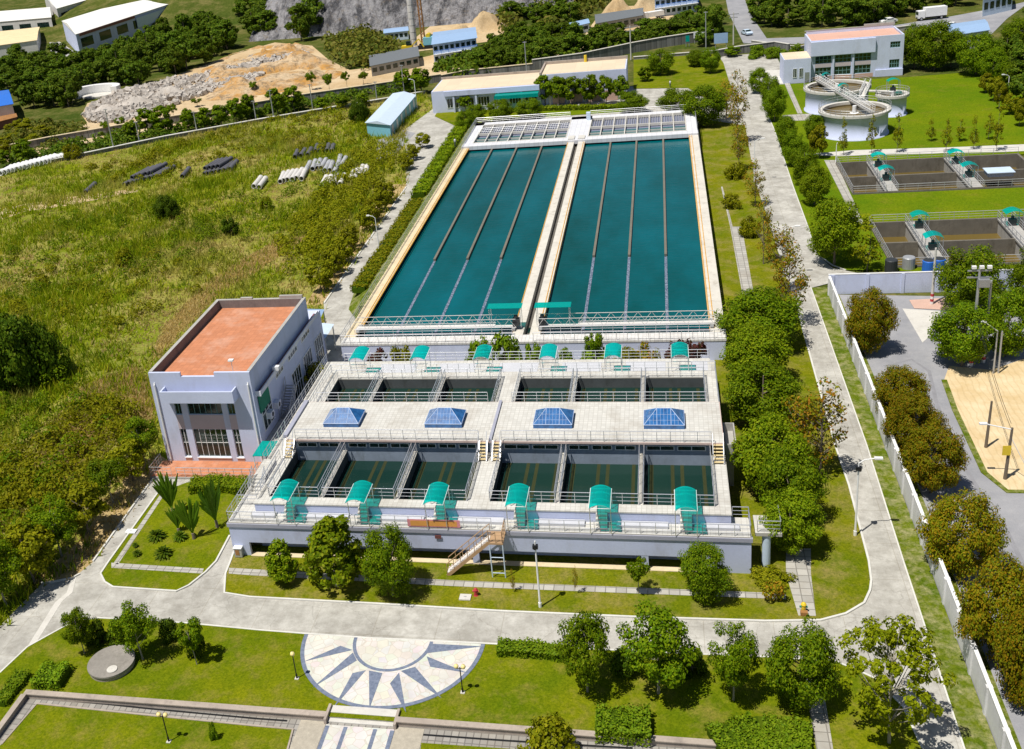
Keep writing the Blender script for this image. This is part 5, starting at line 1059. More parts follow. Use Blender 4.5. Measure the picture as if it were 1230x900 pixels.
# laboratory
lb = thing('laboratory_building', (75,182,0), 'two storey white building with pink roof and green framed windows behind the round tanks', 'building')
X0, X1, YF, YB2, HL = 68.6, 87.3, 175.6, 186.5, 8.6
SL = (YF-175.2)/(X1-X0)
ops = [(71.0+.2+3.75*i,74.4+.2+3.75*i,3.55,5.9) for i in range(3)]
mb = MB(); ow = [(69.6,72.9,.9,2.7),(73.6,76.9,.9,2.7),(77.6,80.9,.9,2.7),(69.6,72.9,3.6,5.2),(73.6,76.9,3.6,5.2),(77.6,80.9,3.6,5.2),(84.6,86.6,1.6,3.4),(84.6,86.6,5.9,7.2)]
opening_wall(mb, X0, X1, -.05, HL-.2, YF, .3, ow); mb.box(X0,YF+.3,-.05,X0+.3,YB2,HL-.2).box(X1-.3,YF+.3,-.05,X1,YB2,HL).box(X0+.3,YB2-.3,-.05,X1-.3,YB2,HL+.3)
mb.box(X0,YF-.6,5.4,81.6,YF-.002,HL-.2).box(81.8,YF-.35,-.05,X1,YF-.002,1.4)
mb.box(X0+.01,YF,HL-.2,X1-.01,YF+.3,HL); part('wall', mb, 'white_wall', lb)
rf = part('roof', MB().box(X0+.3,YF+.3,HL-.6,X1-.3,YB2-.3,HL-.4), 'roof_pink', lb); part('parapet_cap', MB().box(X0-.03,YB2-.35,HL+.3,X1+.03,YB2+.04,HL+.42).box(81,YB2-.36,HL+.42,X1+.03,YB2+.04,HL+.9), 'concrete', rf)
for o in ow: win(*o, 4, 2, YF+.12, lb, .09, False, 'teal_frame')
for i in range(3): part('spandrel', MB().box(69.6+4*i,YF-.014,2.75,72.9+4*i,YF-.002,3.55), 'spandrel', lb)
for x in (73.1, 77.1): part('pilaster', MB().box(x,YF-.3,-.05,x+.35,YF-.01,5.4), 'white_wall', lb)
part('base_panel', MB().box(69.2,YF-.02,0,81.4,YF-.003,.85), 'pink_base', lb)
part('annex', MB().box(63.0,YF-1.2,-.05,X0-.01,YF+7,5.2), 'white_wall', lb); part('annex_roof', MB().box(63.2,YF-1.0,5.2,X0-.02,YF+6.8,5.26), 'roof_tan', lb)
for x in (64.9, 66.2): win(x, x+.8, 1.2, 3.2, 2, 1, YF-1.3, lb, .07)
part('door', MB().box(67.4,YF-1.26,0,68.3,YF-1.21,2.2), 'grey_metal', lb)
# long low building
lg = thing('long_building', (8,172,0), 'long low white building with tan roof behind the far end of the tank', 'building')
mb = MB(); mb.box(-14.5,168.2,-.05,10.5,182,5.0).box(10.55,169.5,-.05,29.5,181.5,6.8); part('wall', mb, 'white_wall', lg)
part('roof', MB().box(-14.2,168.5,5.0,10.2,181.7,5.06).box(10.8,169.8,6.8,29.2,181.2,6.86), 'roof_tan', lg); part('parapet', MB().box(-14.6,181.7,5.0,10.5,182.1,5.6).box(10.4,181.2,6.8,29.6,181.7,7.5).box(10.4,169.4,6.8,10.8,181.2,7.3), 'garden_wall', lg)
part('fascia', MB().box(-11.5,167.4,3.9,10.4,168.18,5.0), 'blue_grey_wall', lg)
part('porch_roof', MB().box(0.5,165.2,3.6,10.3,167.9,3.7).box(.4,165.1,2.9,10.3,165.2,3.6), 'teal_sheet', lg)
for i in range(4): part('pillar', MB().box(-9.5+5.2*i,167.5,0,-9.1+5.2*i,168.1,3.9), 'white_wall', lg)
for i in range(6): win(-11+3.6*i,-8.3+3.6*i,1.0,3.2,4,1,168.1,lg,.08)
for i in range(5): part('wall_pillar', MB().box(12.2+3.9*i,169.2,0,12.7+3.9*i,169.48,4.6), 'pale_concrete', lg)
for i in range(4): part('lower_panel', MB().box(13+3.9*i,169.3,.1,15.8+3.9*i,169.46,2.3), 'pink_base', lg)
part('chimney', MB().tube([(20,181,6.8),(20,181,8.4)], .35, 10), 'yellow_paint', lg)
# white metal shed
ws = thing('metal_shed', (-20,163,0), 'long narrow shed with pale blue roof beside the field', 'shed'); c0 = Vector(G(442,163)); c1 = Vector(G(470,166)); c2 = Vector(G(500,129)); dv = (c2-c1); c3 = c0+dv
mb = MB(); mb.prism([(c0.x,c0.y),(c1.x,c1.y),(c2.x,c2.y),(c3.x,c3.y)], -.05, 2.9); part('wall', mb, 'cyan_panel', ws)
ux = (c1-c0).normalized()*.35; uy = dv.normalized()*.4; q = [c0-ux-uy, c1+ux-uy, c2+ux+uy, c3-ux+uy]; mid0, mid1 = (q[0]+q[1])/2, (q[2]+q[3])/2
mb = MB(); mb.add([tuple(v+Vector((0,0,2.92))) for v in q]+[tuple(mid0+Vector((0,0,3.6))), tuple(mid1+Vector((0,0,3.6)))], [(0,4,5,3),(4,1,2,5),(0,1,4),(2,3,5)]); part('roof', mb, 'light_blue_sheet', ws)
for i in range(6):
    p = c1.lerp(c2, (i+.5)/6); d = dv.normalized(); e = Vector((d.y,-d.x,0))*.03; mb = MB(); mb.beam(p-d*.8+e+Vector((0,0,1.5)), p+d*.8+e+Vector((0,0,1.5)), .04, 1.9); part('door_panel', mb, 'white_paint' if i % 3 else 'galv', ws)

# ================================================================== CHANNEL WALLS AND THE LAND BEYOND
def wall_run(name, pts, wd, h, mat, cap, label, z=-.08):
    t_ = thing(name, (*G(*pts[0])[:2], 0), label, 'wall'); P = px_poly(pts); part('wall_body', ribbon(MB(), P, wd, z, h), mat, t_); part('coping', ribbon(MB(), P, wd+.2, h, h+.14), cap, t_)
wall_run('channel_wall', [(-60,219),(0,208),(100,188),(200,167),(310,147),(400,132),(461,122),(511,113)], .6, .7, 'stone_blocks', 'kerb', 'low grey wall with pale coping along the near side of the channel')
wall_run('channel_wall', [(-60,199),(0,186),(60,174),(140,160),(366,122),(476,106),(530,98)], .6, 1.9, 'stone_blocks', 'rim_cream', 'taller stone wall along the far side of the channel')
wall_run('channel_wall', [(530,98),(560,92),(640,84)], .6, 1.6, 'stone_blocks', 'rim_cream', 'stone wall behind the left wing of the long building')
wall_run('channel_wall', [(640,84),(700,76),(761,63),(800,56),(860,47)], .6, 2.6, 'stone_blocks', 'rim_pale', 'tall grey stone wall rising to the asphalt road')
wall_run('channel_wall', [(862,69),(890,64),(930,59),(948,62)], .5, 1.8, 'stone_blocks', 'pale_concrete', 'grey wall behind the right road gate')
wall_run('channel_wall', [(761,72),(810,68),(862,64)], .5, .7, 'stone_blocks', 'pale_concrete', 'low wall behind the rear lawn')
wall_run('roadside_wall', [(903,54),(960,62),(1000,50),(1050,42),(1100,35)], .4, 1.1, 'concrete', 'pale_concrete', 'pale low wall on the near side of the upper right road')
def gable(name, pts, h, rise, wallm, roofm, label, cat='building', windows=0, ridge_along=True, rows=1, winm='window_glass', group=None):
    """house from 4 ground pixels: near-left, near-right, far-right, far-left"""
    a, b, c, d = [Vector(G(*p)) for p in pts]; t_ = thing(name, tuple((a+c)/2), label, cat, group)
    part('wall', MB().prism([(v.x,v.y) for v in (a,b,c,d)], -.05, h), wallm, t_)
    o = .35; ux = (b-a).normalized()*o; uy = (d-a).normalized()*o; q = [a-ux-uy, b+ux-uy, c+ux+uy, d-ux+uy]; Zv = Vector((0,0,h+.02)); Zr = Vector((0,0,h+.02+rise))
    if ridge_along: m0, m1 = (q[0]+q[3])/2+Zr, (q[1]+q[2])/2+Zr; fs = [(0,1,5,4),(2,3,4,5),(0,4,3),(1,2,5)]
    else: m0, m1 = (q[0]+q[1])/2+Zr, (q[3]+q[2])/2+Zr; fs = [(0,4,5,3),(4,1,2,5),(0,1,4),(2,3,5)]
    mb = MB(); mb.add([tuple(v+Zv) for v in q]+[tuple(m0), tuple(m1)], fs); mb.add([tuple(v+Zv-Vector((0,0,.12))) for v in q], [(3,2,1,0)]); mb.add([tuple(v+Zv-Vector((0,0,.12))) for v in q]+[tuple(v+Zv) for v in q], [(0,1,5,4),(1,2,6,5),(2,3,7,6),(3,0,4,7)]); part('roof', mb, roofm, t_)
    n = windows
    for r in range(rows):
        for i in range(n):
            p = a.lerp(b, (i+.5)/n); d_ = (b-a).normalized(); L = (b-a).length/n*.32; e = Vector((d_.y,-d_.x,0))*.03; zc = h*(r+.55)/rows
            mb = MB(); mb.beam(p-d_*L+e+Vector((0,0,zc)), p+d_*L+e+Vector((0,0,zc)), .05, h/rows*.4); part('window', mb, winm, t_)
    return t_
# factories upper left
f1 = gable('factory_shed', [(97,68),(213,26),(198,9),(80,49)], 8.5, 1.6, 'white_wall', 'white_roof', 'long white factory shed with brown edged roof among trees', windows=6)
a_, b_ = Vector(G(97,68)), Vector(G(213,26)); d_ = (b_-a_).normalized(); e_ = Vector((d_.y,-d_.x,0))*.4
part('fascia', MB().beam(a_+d_*2+e_+Vector((0,0,7.9)), a_.lerp(b_,.55)+e_+Vector((0,0,7.9)), .1, 1.0), 'brick_red', f1); part('skirt', MB().beam(a_.lerp(b_,.56)+e_+Vector((0,0,5.2)), b_+e_+Vector((0,0,5.2)), .1, 4.2), 'light_blue_sheet', f1)
gable('factory_shed', [(74,36),(200,-5),(186,-20),(58,18)], 10, 1.6, 'old_white', 'white_roof', 'farther white factory shed behind the brown edged one', windows=8)
gable('factory_shed', [(-60,52),(66,42),(64,28),(-60,37)], 8, 1.2, 'old_white', 'white_roof', 'white roofed factory shed at the upper left edge', windows=6)
gable('factory_shed', [(-60,78),(47,63),(50,46),(-60,58)], 5, .6, 'old_white', 'cream_roof', 'cream roofed low shed at the upper left edge')
gable('apartment_block', [(212,26),(236,20),(232,-4),(206,0)], 9, .3, 'brick_yellow', 'concrete', 'yellow brick block at the end of the factory', windows=3, rows=3)
gable('small_hut', [(-14,152),(20,146),(14,128),(-16,132)], 5.0, .8, 'old_white', 'bright_blue', 'grey hut with bright blue roof at the left edge')
gable('lean_to_hut', [(-16,160),(22,150),(20,146),(-14,152)], 2.2, .4, 'brick_red', 'rust', 'rusty lean to before the blue roofed hut')
# prefab cabins
def cabin(pts, h, label, rows=2, n=8, rise=.5):
    t_ = gable('prefab_cabin', pts, h, rise, 'light_blue_sheet', 'blue_sheet', label, 'cabin', n, True, rows, 'window_glass', 'pale blue prefabricated cabins')
    a, b = Vector(G(*pts[0])), Vector(G(*pts[1])); d = (b-a).normalized(); e = Vector((d.y,-d.x,0))*.9
    if rows > 1:
        part('gallery', MB().beam(a+e*.6+Vector((0,0,h*.5)), b+e*.6+Vector((0,0,h*.5)), 1.0, .12), 'white_paint', t_); part('gallery_rail', rail_mb([a+e+Vector((0,0,h*.5)), b+e+Vector((0,0,h*.5))], step=2, r=.05), 'bright_blue', t_)
cabin([(522,78),(574,70),(572,56),(524,62)], 5.8, 'two storey pale blue cabin beside the drilling rig'); cabin([(787,21),(838,14),(834,2),(786,8)], 5.6, 'two storey blue cabin near the sand heaps')
cabin([(463,50),(491,47),(490,42),(463,45)], 2.8, 'small white and blue cabin below the rock face', 1, 5, .3); cabin([(666,48),(708,38),(706,33),(666,42)], 2.6, 'small pale cabin in the scrub above the channel', 1, 5, .3); cabin([(1180,20),(1215,12),(1214,2),(1180,8)], 4.5, 'blue cabin behind the upper right road', 1, 5)
cabin([(1012,28),(1028,26),(1026,18),(1012,20)], 4, 'little blue cabin among trees beyond the laboratory', 1, 3)
gable('long_shed', [(447,92),(504,80),(502,68),(446,79)], 3.0, .6, 'grey_metal', 'slate', 'long dark grey shed below the drilling rig', 'shed', 7)
gable('long_shed', [(717,41),(772,31),(772,22),(716,30)], 3.2, .6, 'grey_metal', 'slate', 'long dark grey shed beside the sand heaps', 'shed', 7)
gable('open_shed', [(1140,62),(1186,55),(1180,42),(1138,48)], 3.6, .5, 'panel_wall', 'blue_sheet', 'shed with blue roof between dense trees', 'shed', 4)
# drilling rig
dx, dy, _ = G(505,58); dr = thing('drilling_rig', (dx,dy,0), 'tall white and orange drilling rig on the construction site', 'rig')
mb = MB()
for k in range(14): mb.tube([(-1.9+.02*k,0,1+2.1*k),(-1.9+.02*k,0,2.95+2.1*k)], 1.05, 12)
part('casing_stack', mb, 'old_white', dr, True)
mb = MB()
for sx_ in (-.5,.5):
    for sy_ in (-.5,.5): mb.tube([(1.2+sx_,sy_,1.5),(1.0+sx_,sy_,32)], .14, 6)
for k in range(20):
    z = 2+1.5*k; mb.tube([(.7,-.5,z),(1.7,-.5,z+1.5)], .09, 5).tube([(1.7,.5,z),(.7,.5,z+1.5)], .09, 5).tube([(.7,-.5,z),(.7,.5,z+1.5)], .09, 5)
part('mast', mb, 'rust', dr, True)
part('cab', MB().box(1.5,-2,1.1,5.5,1.5,3.4), 'cyan_panel', dr, True); part('crawler', MB().box(-.5,-2.4,0,6,-1.2,1.1).box(-.5,1.0,0,6,2.2,1.1), 'black', dr, True); part('winch', MB().tube([(3,-1.5,3.8),(3,1.2,3.8)], .7, 12), 'yellow_paint', dr, True)
for i, (px, py, m_, lab) in enumerate(((491,62,'yellow_paint','yellow compact digger left of the drilling rig'),(518,54,'blue_sheet','blue mixer unit right of the drilling rig'))):
    x, y, _ = G(px, py); e = thing('site_machine', (x,y,0), lab, 'machine'); part('body', MB().box(-2,-1,.8,1.4,1,1.9), m_, e, True); part('cab', MB().box(-.4,-.9,1.9,1,.9,3.2), 'window_glass', e, True)
    for s_ in (-1.1,.7): part('track', MB().box(-2.2,s_,0,1.8,s_+.5,.8), 'black', e, True)
    part('boom', MB().beam((1.2,0,1.8),(3.6,0,3.6),.3,.35).beam((3.6,0,3.6),(5,0,1),.25,.3), m_, e, True)
# earth: rock face, heaps
def heap(name, px, py, wpx, h, mat, seed, squash=.7):
    x, y, _ = G(px, py); Rr = wpx*mpp(x, y)/2; rg = random.Random(seed); mb = MB(); n, m = 26, 8; vs = []; ph = [rg.uniform(0,6) for _ in range(6)]
    for j in range(m+1):
        u = j/m
        for k in range(n):
            a = k*2*math.pi/n; r = Rr*u*(1+.18*math.sin(2*a+ph[0])+.1*math.sin(5*a+ph[1])+.06*math.sin(9*a+ph[2]+3*u)); z = h*(.5+.5*math.cos(math.pi*u))*(1+.15*math.sin(3*a+ph[3])*u)+rg.uniform(-.08,.08)*h*(u < 1); vs.append((x+r*math.cos(a), y+r*squash*math.sin(a), z-.1))
    mb.add(vs, [(j*n+k, (j+1)*n+k, (j+1)*n+(k+1)%n, j*n+(k+1)%n) for j in range(m) for k in range(n)]); smooth(struct(name, mb, mat))
heap('sand_heap', 583,36,54,6,'dirt',1); heap('sand_heap', 552,44,50,4,'dirt',2); heap('sand_heap', 742,20,44,6,'dirt',3); heap('sand_heap', 775,17,40,7,'dirt',4); 
heap('rubble_mound', 130,136,60,2.5,'rubble_stone',9); heap('rubble_mound', 165,128,66,3,'rubble_stone',10); heap('rubble_mound', 205,116,60,3,'rubble_stone',11)
from mathutils import noise as mn
EX = px_poly([(240,122),(236,84),(270,66),(310,54),(372,54),(400,72),(420,88),(400,100),(340,112),(290,122)])
t = NT('cut_earth'); a = t.noise(.07, 7, .75); b = t.noise(.45, 6, .8)
col = t.mix(t.ramp(a, .42, .58), (.52, .27, .07), (.60, .46, .30)); col = t.mix(t.ramp(b, .48, .62), col, (.26, .19, .12)); t.bump(b, 1, .8); M['cut_earth'] = t.done(col, .95, 0, .1)
def cutz(x, y):
    n1 = mn.noise(Vector((x*.055, y*.07, 2))); n2 = mn.noise(Vector((x*.17, y*.2, 5))); n3 = mn.noise(Vector((x*.5, y*.5, 9)))
    dmin = min(abs((EX[i][0]-x)*(EX[(i+1)%len(EX)][1]-EX[i][1])-(EX[i][1]-y)*(EX[(i+1)%len(EX)][0]-EX[i][0]))/math.hypot(EX[(i+1)%len(EX)][0]-EX[i][0], EX[(i+1)%len(EX)][1]-EX[i][1]) for i in range(len(EX)))
    return -.9 if not inside(x, y, EX) else min(1, dmin/9)*(lambda h: .55*h+.45*2.1*round(h/2.1))(1.2+4.6*n1+2.6*abs(n2)+.5*n3)-.4
xs = [p[0] for p in EX]; ys = [p[1] for p in EX]
mb = MB(); nx, ny = 80, 90; x0, x1, y0, y1 = min(xs), max(xs), min(ys), max(ys)
mb.add([(x0+(x1-x0)*i/nx, y0+(y1-y0)*j/ny, cutz(x0+(x1-x0)*i/nx, y0+(y1-y0)*j/ny)) for j in range(ny+1) for i in range(nx+1)], [(j*(nx+1)+i, j*(nx+1)+i+1, (j+1)*(nx+1)+i+1, (j+1)*(nx+1)+i) for j in range(ny) for i in range(nx)]); smooth(struct('excavated_slope', mb, 'cut_earth'))
rg = random.Random(3); mb = MB(); RB = px_poly([(98,142),(108,128),(128,120),(160,110),(200,96),(246,94),(300,72),(352,60),(372,66),(325,84),(300,104),(240,116),(190,134),(150,146),(115,150)]); xs = [p[0] for p in RB]; ys = [p[1] for p in RB]; cnt = 0
while cnt < 3200:
    x, y = rg.uniform(min(xs),max(xs)), rg.uniform(min(ys),max(ys))
    if not inside(x,y,RB): continue
    cnt += 1; s_ = rg.uniform(.15,.95)**1.6; z = 1.2*(.5+.5*math.sin(x*.2)*math.cos(y*.17)); R3 = Matrix.Rotation(rg.uniform(0,6),3,Vector((rg.gauss(0,1),rg.gauss(0,1),rg.gauss(0,1))).normalized())
    mb.add([tuple(Vector((x,y,z))+R3@Vector((a*s_,b*s_*.8,c*s_*.6))) for a in (-1,1) for b in (-1,1) for c in (-1,1)], [(0,1,3,2),(4,6,7,5),(0,4,5,1),(2,3,7,6),(0,2,6,4),(1,5,7,3)])
tag(part('rubble', mb, 'rubble_stone'), 'heaps of broken concrete rubble beside the dirt track', 'rubble', kind='stuff')
# broken ring of white concrete at the rubble edge
x, y, _ = G(117,116); rr_ = thing('broken_arch', (x,y,0), 'ruined white concrete ring beside the rubble heap', 'ruin'); mb = MB(); pts = [(6.5*math.cos(a),5*math.sin(a)) for a in np.linspace(-.2,3.5,20)]; ribbon(mb, pts, 2.2, 0, 2.8); part('ring_wall', mb, 'white_paint', rr_, True); mb = MB(); mb.prism([(4.8*math.cos(a),3.6*math.sin(a)) for a in np.linspace(0,6.1,16)], 0, .5); part('ring_floor', mb, 'pale_concrete', rr_, True)
# quarry face and hills behind
def terrain_mesh(name, x0, x1, y0, y1, nx, ny, fn, mat):
    mb = MB(); vs = [(x0+(x1-x0)*i/nx, y0+(y1-y0)*j/ny, fn(x0+(x1-x0)*i/nx, y0+(y1-y0)*j/ny)) for j in range(ny+1) for i in range(nx+1)]
    mb.add(vs, [(j*(nx+1)+i, j*(nx+1)+i+1, (j+1)*(nx+1)+i+1, (j+1)*(nx+1)+i) for j in range(ny) for i in range(nx)]); return smooth(struct(name, mb, mat))
from mathutils import noise as mn
def rockz(x, y):
    x += 5*mn.noise(Vector((x*.05,y*.05,11)))
    u = max(0, (y-308)/34); side = max(0, 1-abs(x+52)/62)**.35; return -1+side*min(1, u)**.8*42*(1+.25*mn.noise(Vector((x*.06,y*.06,1))))+(7*mn.noise(Vector((x*.11,y*.05,3)))+3.5*abs(mn.noise(Vector((x*.35,y*.2,7)))))*min(1,u*2)*side
terrain_mesh('rock_face', -112, 8, 304, 380, 70, 44, rockz, 'rock')
terrain_mesh('hill', 0, 110, 318, 460, 40, 30, lambda x, y: -1+max(0,(y-322)/130)*32*max(0,1-abs(x-40)/72)**.5+2*mn.noise(Vector((x*.06,y*.06,5))), 'scrub_ground')
terrain_mesh('hill', -260, -98, 350, 520, 40, 30, lambda x, y: -1+max(0,(y-354)/120)*34*max(0,1-abs(x+170)/95)**.5+2*mn.noise(Vector((x*.05,y*.05,5))), 'scrub_ground')
# woods and scrub beyond the channel
def wood(key, pts, label, cat='tree', grp=None):
    for bx, by, ty, wd in pts: T1(key,bx,by,ty,wd,'woodland_tree',label,cat,grp)
rgw = random.Random(21)
def scatter_wood(poly, n, hm, wm, label, grp, name='woodland_tree', key='far'):
    P = []; xs = [p[0] for p in poly]; ys = [p[1] for p in poly]; tries = 0
    while len(P) < n and tries < 20000:
        tries += 1; px, py = rgw.uniform(min(xs),max(xs)), rgw.uniform(min(ys),max(ys))
        if not inside(px,py,poly): continue
        x, y, _ = G(px,py); 
        if any((x-a)**2+(y-b)**2 < (wm*1.05)**2 for a, b in P): continue
        P.append((x,y)); plant(key,x,y,hm*rgw.uniform(.7,1.25),wm*rgw.uniform(.75,1.2),name,label,'tree',grp,0,len(P))
scatter_wood([(108,100),(120,72),(160,62),(200,42),(260,28),(278,44),(272,66),(240,80),(190,96),(150,108)], 46, 8.5, 4.2, 'dark leafy tree in the wood below the long factory shed', 'dark trees below the factory')
scatter_wood([(0,92),(40,76),(100,78),(112,100),(98,124),(60,140),(24,124),(0,112)], 30, 7.5, 4.0, 'dark leafy tree in the wood left of the rubble', 'dark trees left of the rubble')
scatter_wood([(284,46),(286,0),(330,-30),(400,-30),(400,30),(392,50),(340,52)], 34, 11, 5.5, 'tall dark tree on the wooded slope beside the rock face', 'tall trees beside the rock face')
scatter_wood([(0,168),(24,150),(60,150),(90,164),(60,176),(0,186)], 8, 2.6, 2.4, 'bushy tree on the weedy ground by the channel corner', 'bushy trees at the channel corner', key='olive')
scatter_wood([(596,60),(640,44),(700,50),(770,46),(860,28),(864,38),(780,56),(700,68),(640,80),(580,88),(575,76)], 58, 5.5, 3.2, 'green tree in the belt above the channel wall', 'trees above the channel wall')
scatter_wood([(545,14),(600,-20),(720,-30),(715,10),(690,28),(650,34),(610,30)], 34, 6.0, 4.0, 'bushy tree on the scrubby hill between the sand heaps', 'bushy trees on the scrubby hill')
scatter_wood([(905,20),(1000,-10),(1125,-30),(1220,-20),(1180,0),(1120,14),(1090,20),(1030,32),(930,42)], 52, 7, 4.0, 'green tree beyond the upper right road', 'trees beyond the upper right road')
scatter_wood([(905,62),(935,68),(960,62),(965,70),(905,74)], 8, 2.2, 1.9, 'low green shrub by the gate beside the laboratory', 'shrubs near the gate', key='shrub_bright', name='low_shrub')
scatter_wood([(1200,60),(1240,40),(1280,120),(1250,150),(1215,118)], 10, 7, 3.2, 'green tree along the right edge beyond the lawn', 'trees beyond the lawn')
scatter_wood([(838,58),(862,50),(866,40),(846,44)], 4, 7, 3.0, 'tree between the wall and the asphalt road', 'trees beside the asphalt road')
scatter_brush('brushwood', px_poly([(395,50),(440,42),(480,60),(470,78),(425,86),(395,74)]), 120, 3, 2.2, 5000, .8, 'leaf_scrub', 'dull scrub slope below the rock face', 31)
scatter_brush('brushwood', px_poly([(545,14),(620,-20),(760,-30),(730,8),(680,34),(610,40)]), 260, 3, 2.6, 9000, .9, 'leaf_scrub', 'dull scrub on the hill between the sand heaps', 32)
scatter_brush('brushwood', px_poly([(20,200),(180,168),(360,132),(500,108),(500,102),(360,124),(160,160),(0,192)]), 300, 1.0, 1.2, 9000, .5, 'leaf_far', 'green weeds filling the channel', 33)
scatter_brush('brushwood', px_poly([(520,84),(600,62),(700,52),(860,36),(862,46),(760,60),(640,82),(540,96)]), 260, 1.8, 1.6, 9000, .7, 'leaf_far', 'green undergrowth along the top of the channel wall', 34)
scatter_brush('brushwood', px_poly([(0,168),(40,148),(100,150),(110,165),(50,182),(-10,190)]), 120, 1.2, 1.2, 5000, .5, 'leaf_scrub', 'weeds on the waste ground by the channel corner', 35)

# ================================================================== LAMPS, POLES
def lamp(bx, by, ty, arm, label, box=False, grp='white street lamps'):
    x, y, _ = G(bx,by); H = height_at(x,y,ty); t_ = thing('street_lamp', (x,y,0), label, 'lamp', grp)
    part('pole', MB().tube([(0,0,0),(0,0,.5)], .13, 8).tube([(0,0,.5),(0,0,H)], .085, 8, .055), 'white_paint', t_, True)
    if arm:
        part('arm', MB().tube([(0,0,H-.05),(arm*.35,0,H+.28),(arm,0,H+.42)], .045, 6), 'white_paint', t_, True)
        part('lamp_head', MB().box(min(arm*.92,arm*1.42),-.14,H+.36,max(arm*.92,arm*1.42),.14,H+.5), 'white_paint', t_, True)
    if box: part('loudspeaker', MB().box(-.2,-.2,H-.62,.2,.1,H-.32).tube([(0,-.2,H-.47),(0,-.32,H-.47)], .08, 10, .14), 'black', t_, True)
    return t_
lamp(1027,644,556,1.2,'white street lamp with black box beside the right road',True); 
l2 = lamp(649,730,650,0,'straight white lamp before the front wall with dark floodlight',True)
lamp(456.8,309.4,262,-.9,'white street lamp bending left over the left road'); lamp(941,333,276,1.3,'white street lamp beside the right road junction'); lamp(906,219,170,1.1,'far white street lamp along the right road'); lamp(1208.6,130,92,-.9,'white street lamp at the right edge of the bright lawn'); lamp(1004,196,175,.1,'short white lamp at the corner of the farther pool')
lamp(501,130,97,-.9,'grey white lamp beside the narrow blue roofed shed')
for i, (bx,by,ty) in enumerate([(137,180,131),(168,172,146),(237,160,134),(308,146,121),(329,142,108),(376,132,101),(453,121,98),(486,114,78),(633,92,50),(848,60,14)]):
    x, y, _ = G(bx,by); H = height_at(x,y,ty); t_ = thing('utility_pole', (x,y,0), ORD[i]+' slim pole from the left along the channel', 'pole', 'slim poles along the channel'); part('shaft', MB().tube([(0,0,0),(0,0,H)], .16, 7, .1), 'galv', t_, True); part('cap', MB().box(-.5,-.08,H-.25,.5,.08,H-.1), 'galv', t_, True)
for bx,by,ty,lab in ((758,72,31,'utility pole with cross arm beside the rear lawn'),(881,54,15,'utility pole with cross arm beside the asphalt road'),(1220,60,30,'utility pole in the upper right corner')):
    x, y, _ = G(bx,by); H = height_at(x,y,ty); t_ = thing('utility_pole', (x,y,0), lab, 'pole'); part('shaft', MB().tube([(0,0,0),(0,0,H)], .2, 7, .13), 'pale_concrete', t_, True)
    for k in (0,1): part('cross_arm', MB().box(-1.4+.3*k,-.1,H-.5-.9*k,1.4-.3*k,.1,H-.35-.9*k), 'grey_metal', t_, True)
def globe_lamp(bx, by, ty, n, label):
    x, y, _ = G(bx,by, -.07 if by > 870 else 0); z = -.07 if by > 870 else .07; H = height_at(x,y,ty)-z; t_ = thing('garden_lamp', (x,y,z), label, 'lamp', 'black garden lamps with yellow globes')
    part('pole', MB().tube([(0,0,0),(0,0,.4)], .07, 8).tube([(0,0,.4),(0,0,H-.2)], .04, 8), 'black', t_, True); part('base', MB().box(-.15,-.15,0,.15,.15,.06), 'pale_concrete', t_, True)
    if n == 2: part('cross_bar', MB().tube([(-.25,0,H-.3),(.25,0,H-.3)], .03, 6), 'black', t_, True)
    for s_ in ((-.25,.25) if n == 2 else (0,)): smooth(part('globe', MB().lathe([(.02,H-.3),(.13,H-.24),(.17,H-.12),(.13,H),(.02,H+.05)], (s_,0,0), 14), 'globe', t_, True))
globe_lamp(203,891,857,2,'garden lamp with two globes on the sunken left lawn'); globe_lamp(357,816,784,1,'garden lamp with one globe left of the sun plaza'); globe_lamp(556,833,799,2,'garden lamp with two globes right of the sun plaza')
# electric poles at the right
def epole(x, y, H, label, m_='concrete', bands=False, r=.17, arms=0, lean=(0,0)):
    t_ = thing('electric_pole', (x,y,0), label, 'pole'); part('shaft', MB().tube([(0,0,0),(lean[0],lean[1],H)], r, 9, r*.62), m_, t_, True)
    if bands:
        for k in range(4): part('warning_band', MB().tube([(0,0,.1+.32*k),(0,0,.42+.32*k)], r+.012, 9), 'red_paint' if k % 2 else 'white_paint', t_, True)
    for k in range(arms): part('cross_arm', MB().box(-1.1,-.07,H-.35-.7*k,1.1,.07,H-.22-.7*k), 'grey_metal', t_, True)
    return t_
x, y, _ = G(1166,440); H = height_at(x,y,322); e = epole(x,y,H,'left one of the twin electric poles with lights on top','galv',True,.19,2)
part('transformer', MB().box(-.1,-.5,H-1.9,.9,.3,H-1.1), 'grey_metal', e, True)
for k in range(3): part('floodlight', MB().box(-.8+.7*k,-.35,H+.02,-.4+.7*k,-.05,H+.3), 'white_paint', e, True)
x, y, _ = G(1181,436); epole(x,y,height_at(x,y,337),'right one of the twin electric poles, lower','galv',True,.17,0)
x, y, _ = G(1119,366); epole(x,y,height_at(x,y,298),'grey concrete pole with red and white base behind the fence corner','pale_concrete',True,.18,0)
x, y, _ = G(1184,538); epole(x,y,height_at(x,y,482),'dark wooden pole standing on the sand','wood',False,.14,0,(.1,0))
x, y, _ = G(1207,576); H = height_at(x,y,514); e = epole(x,y,H,'wooden pole with a long lamp arm and yellow sign on the sand','wood',False,.15,0,(.12,0))
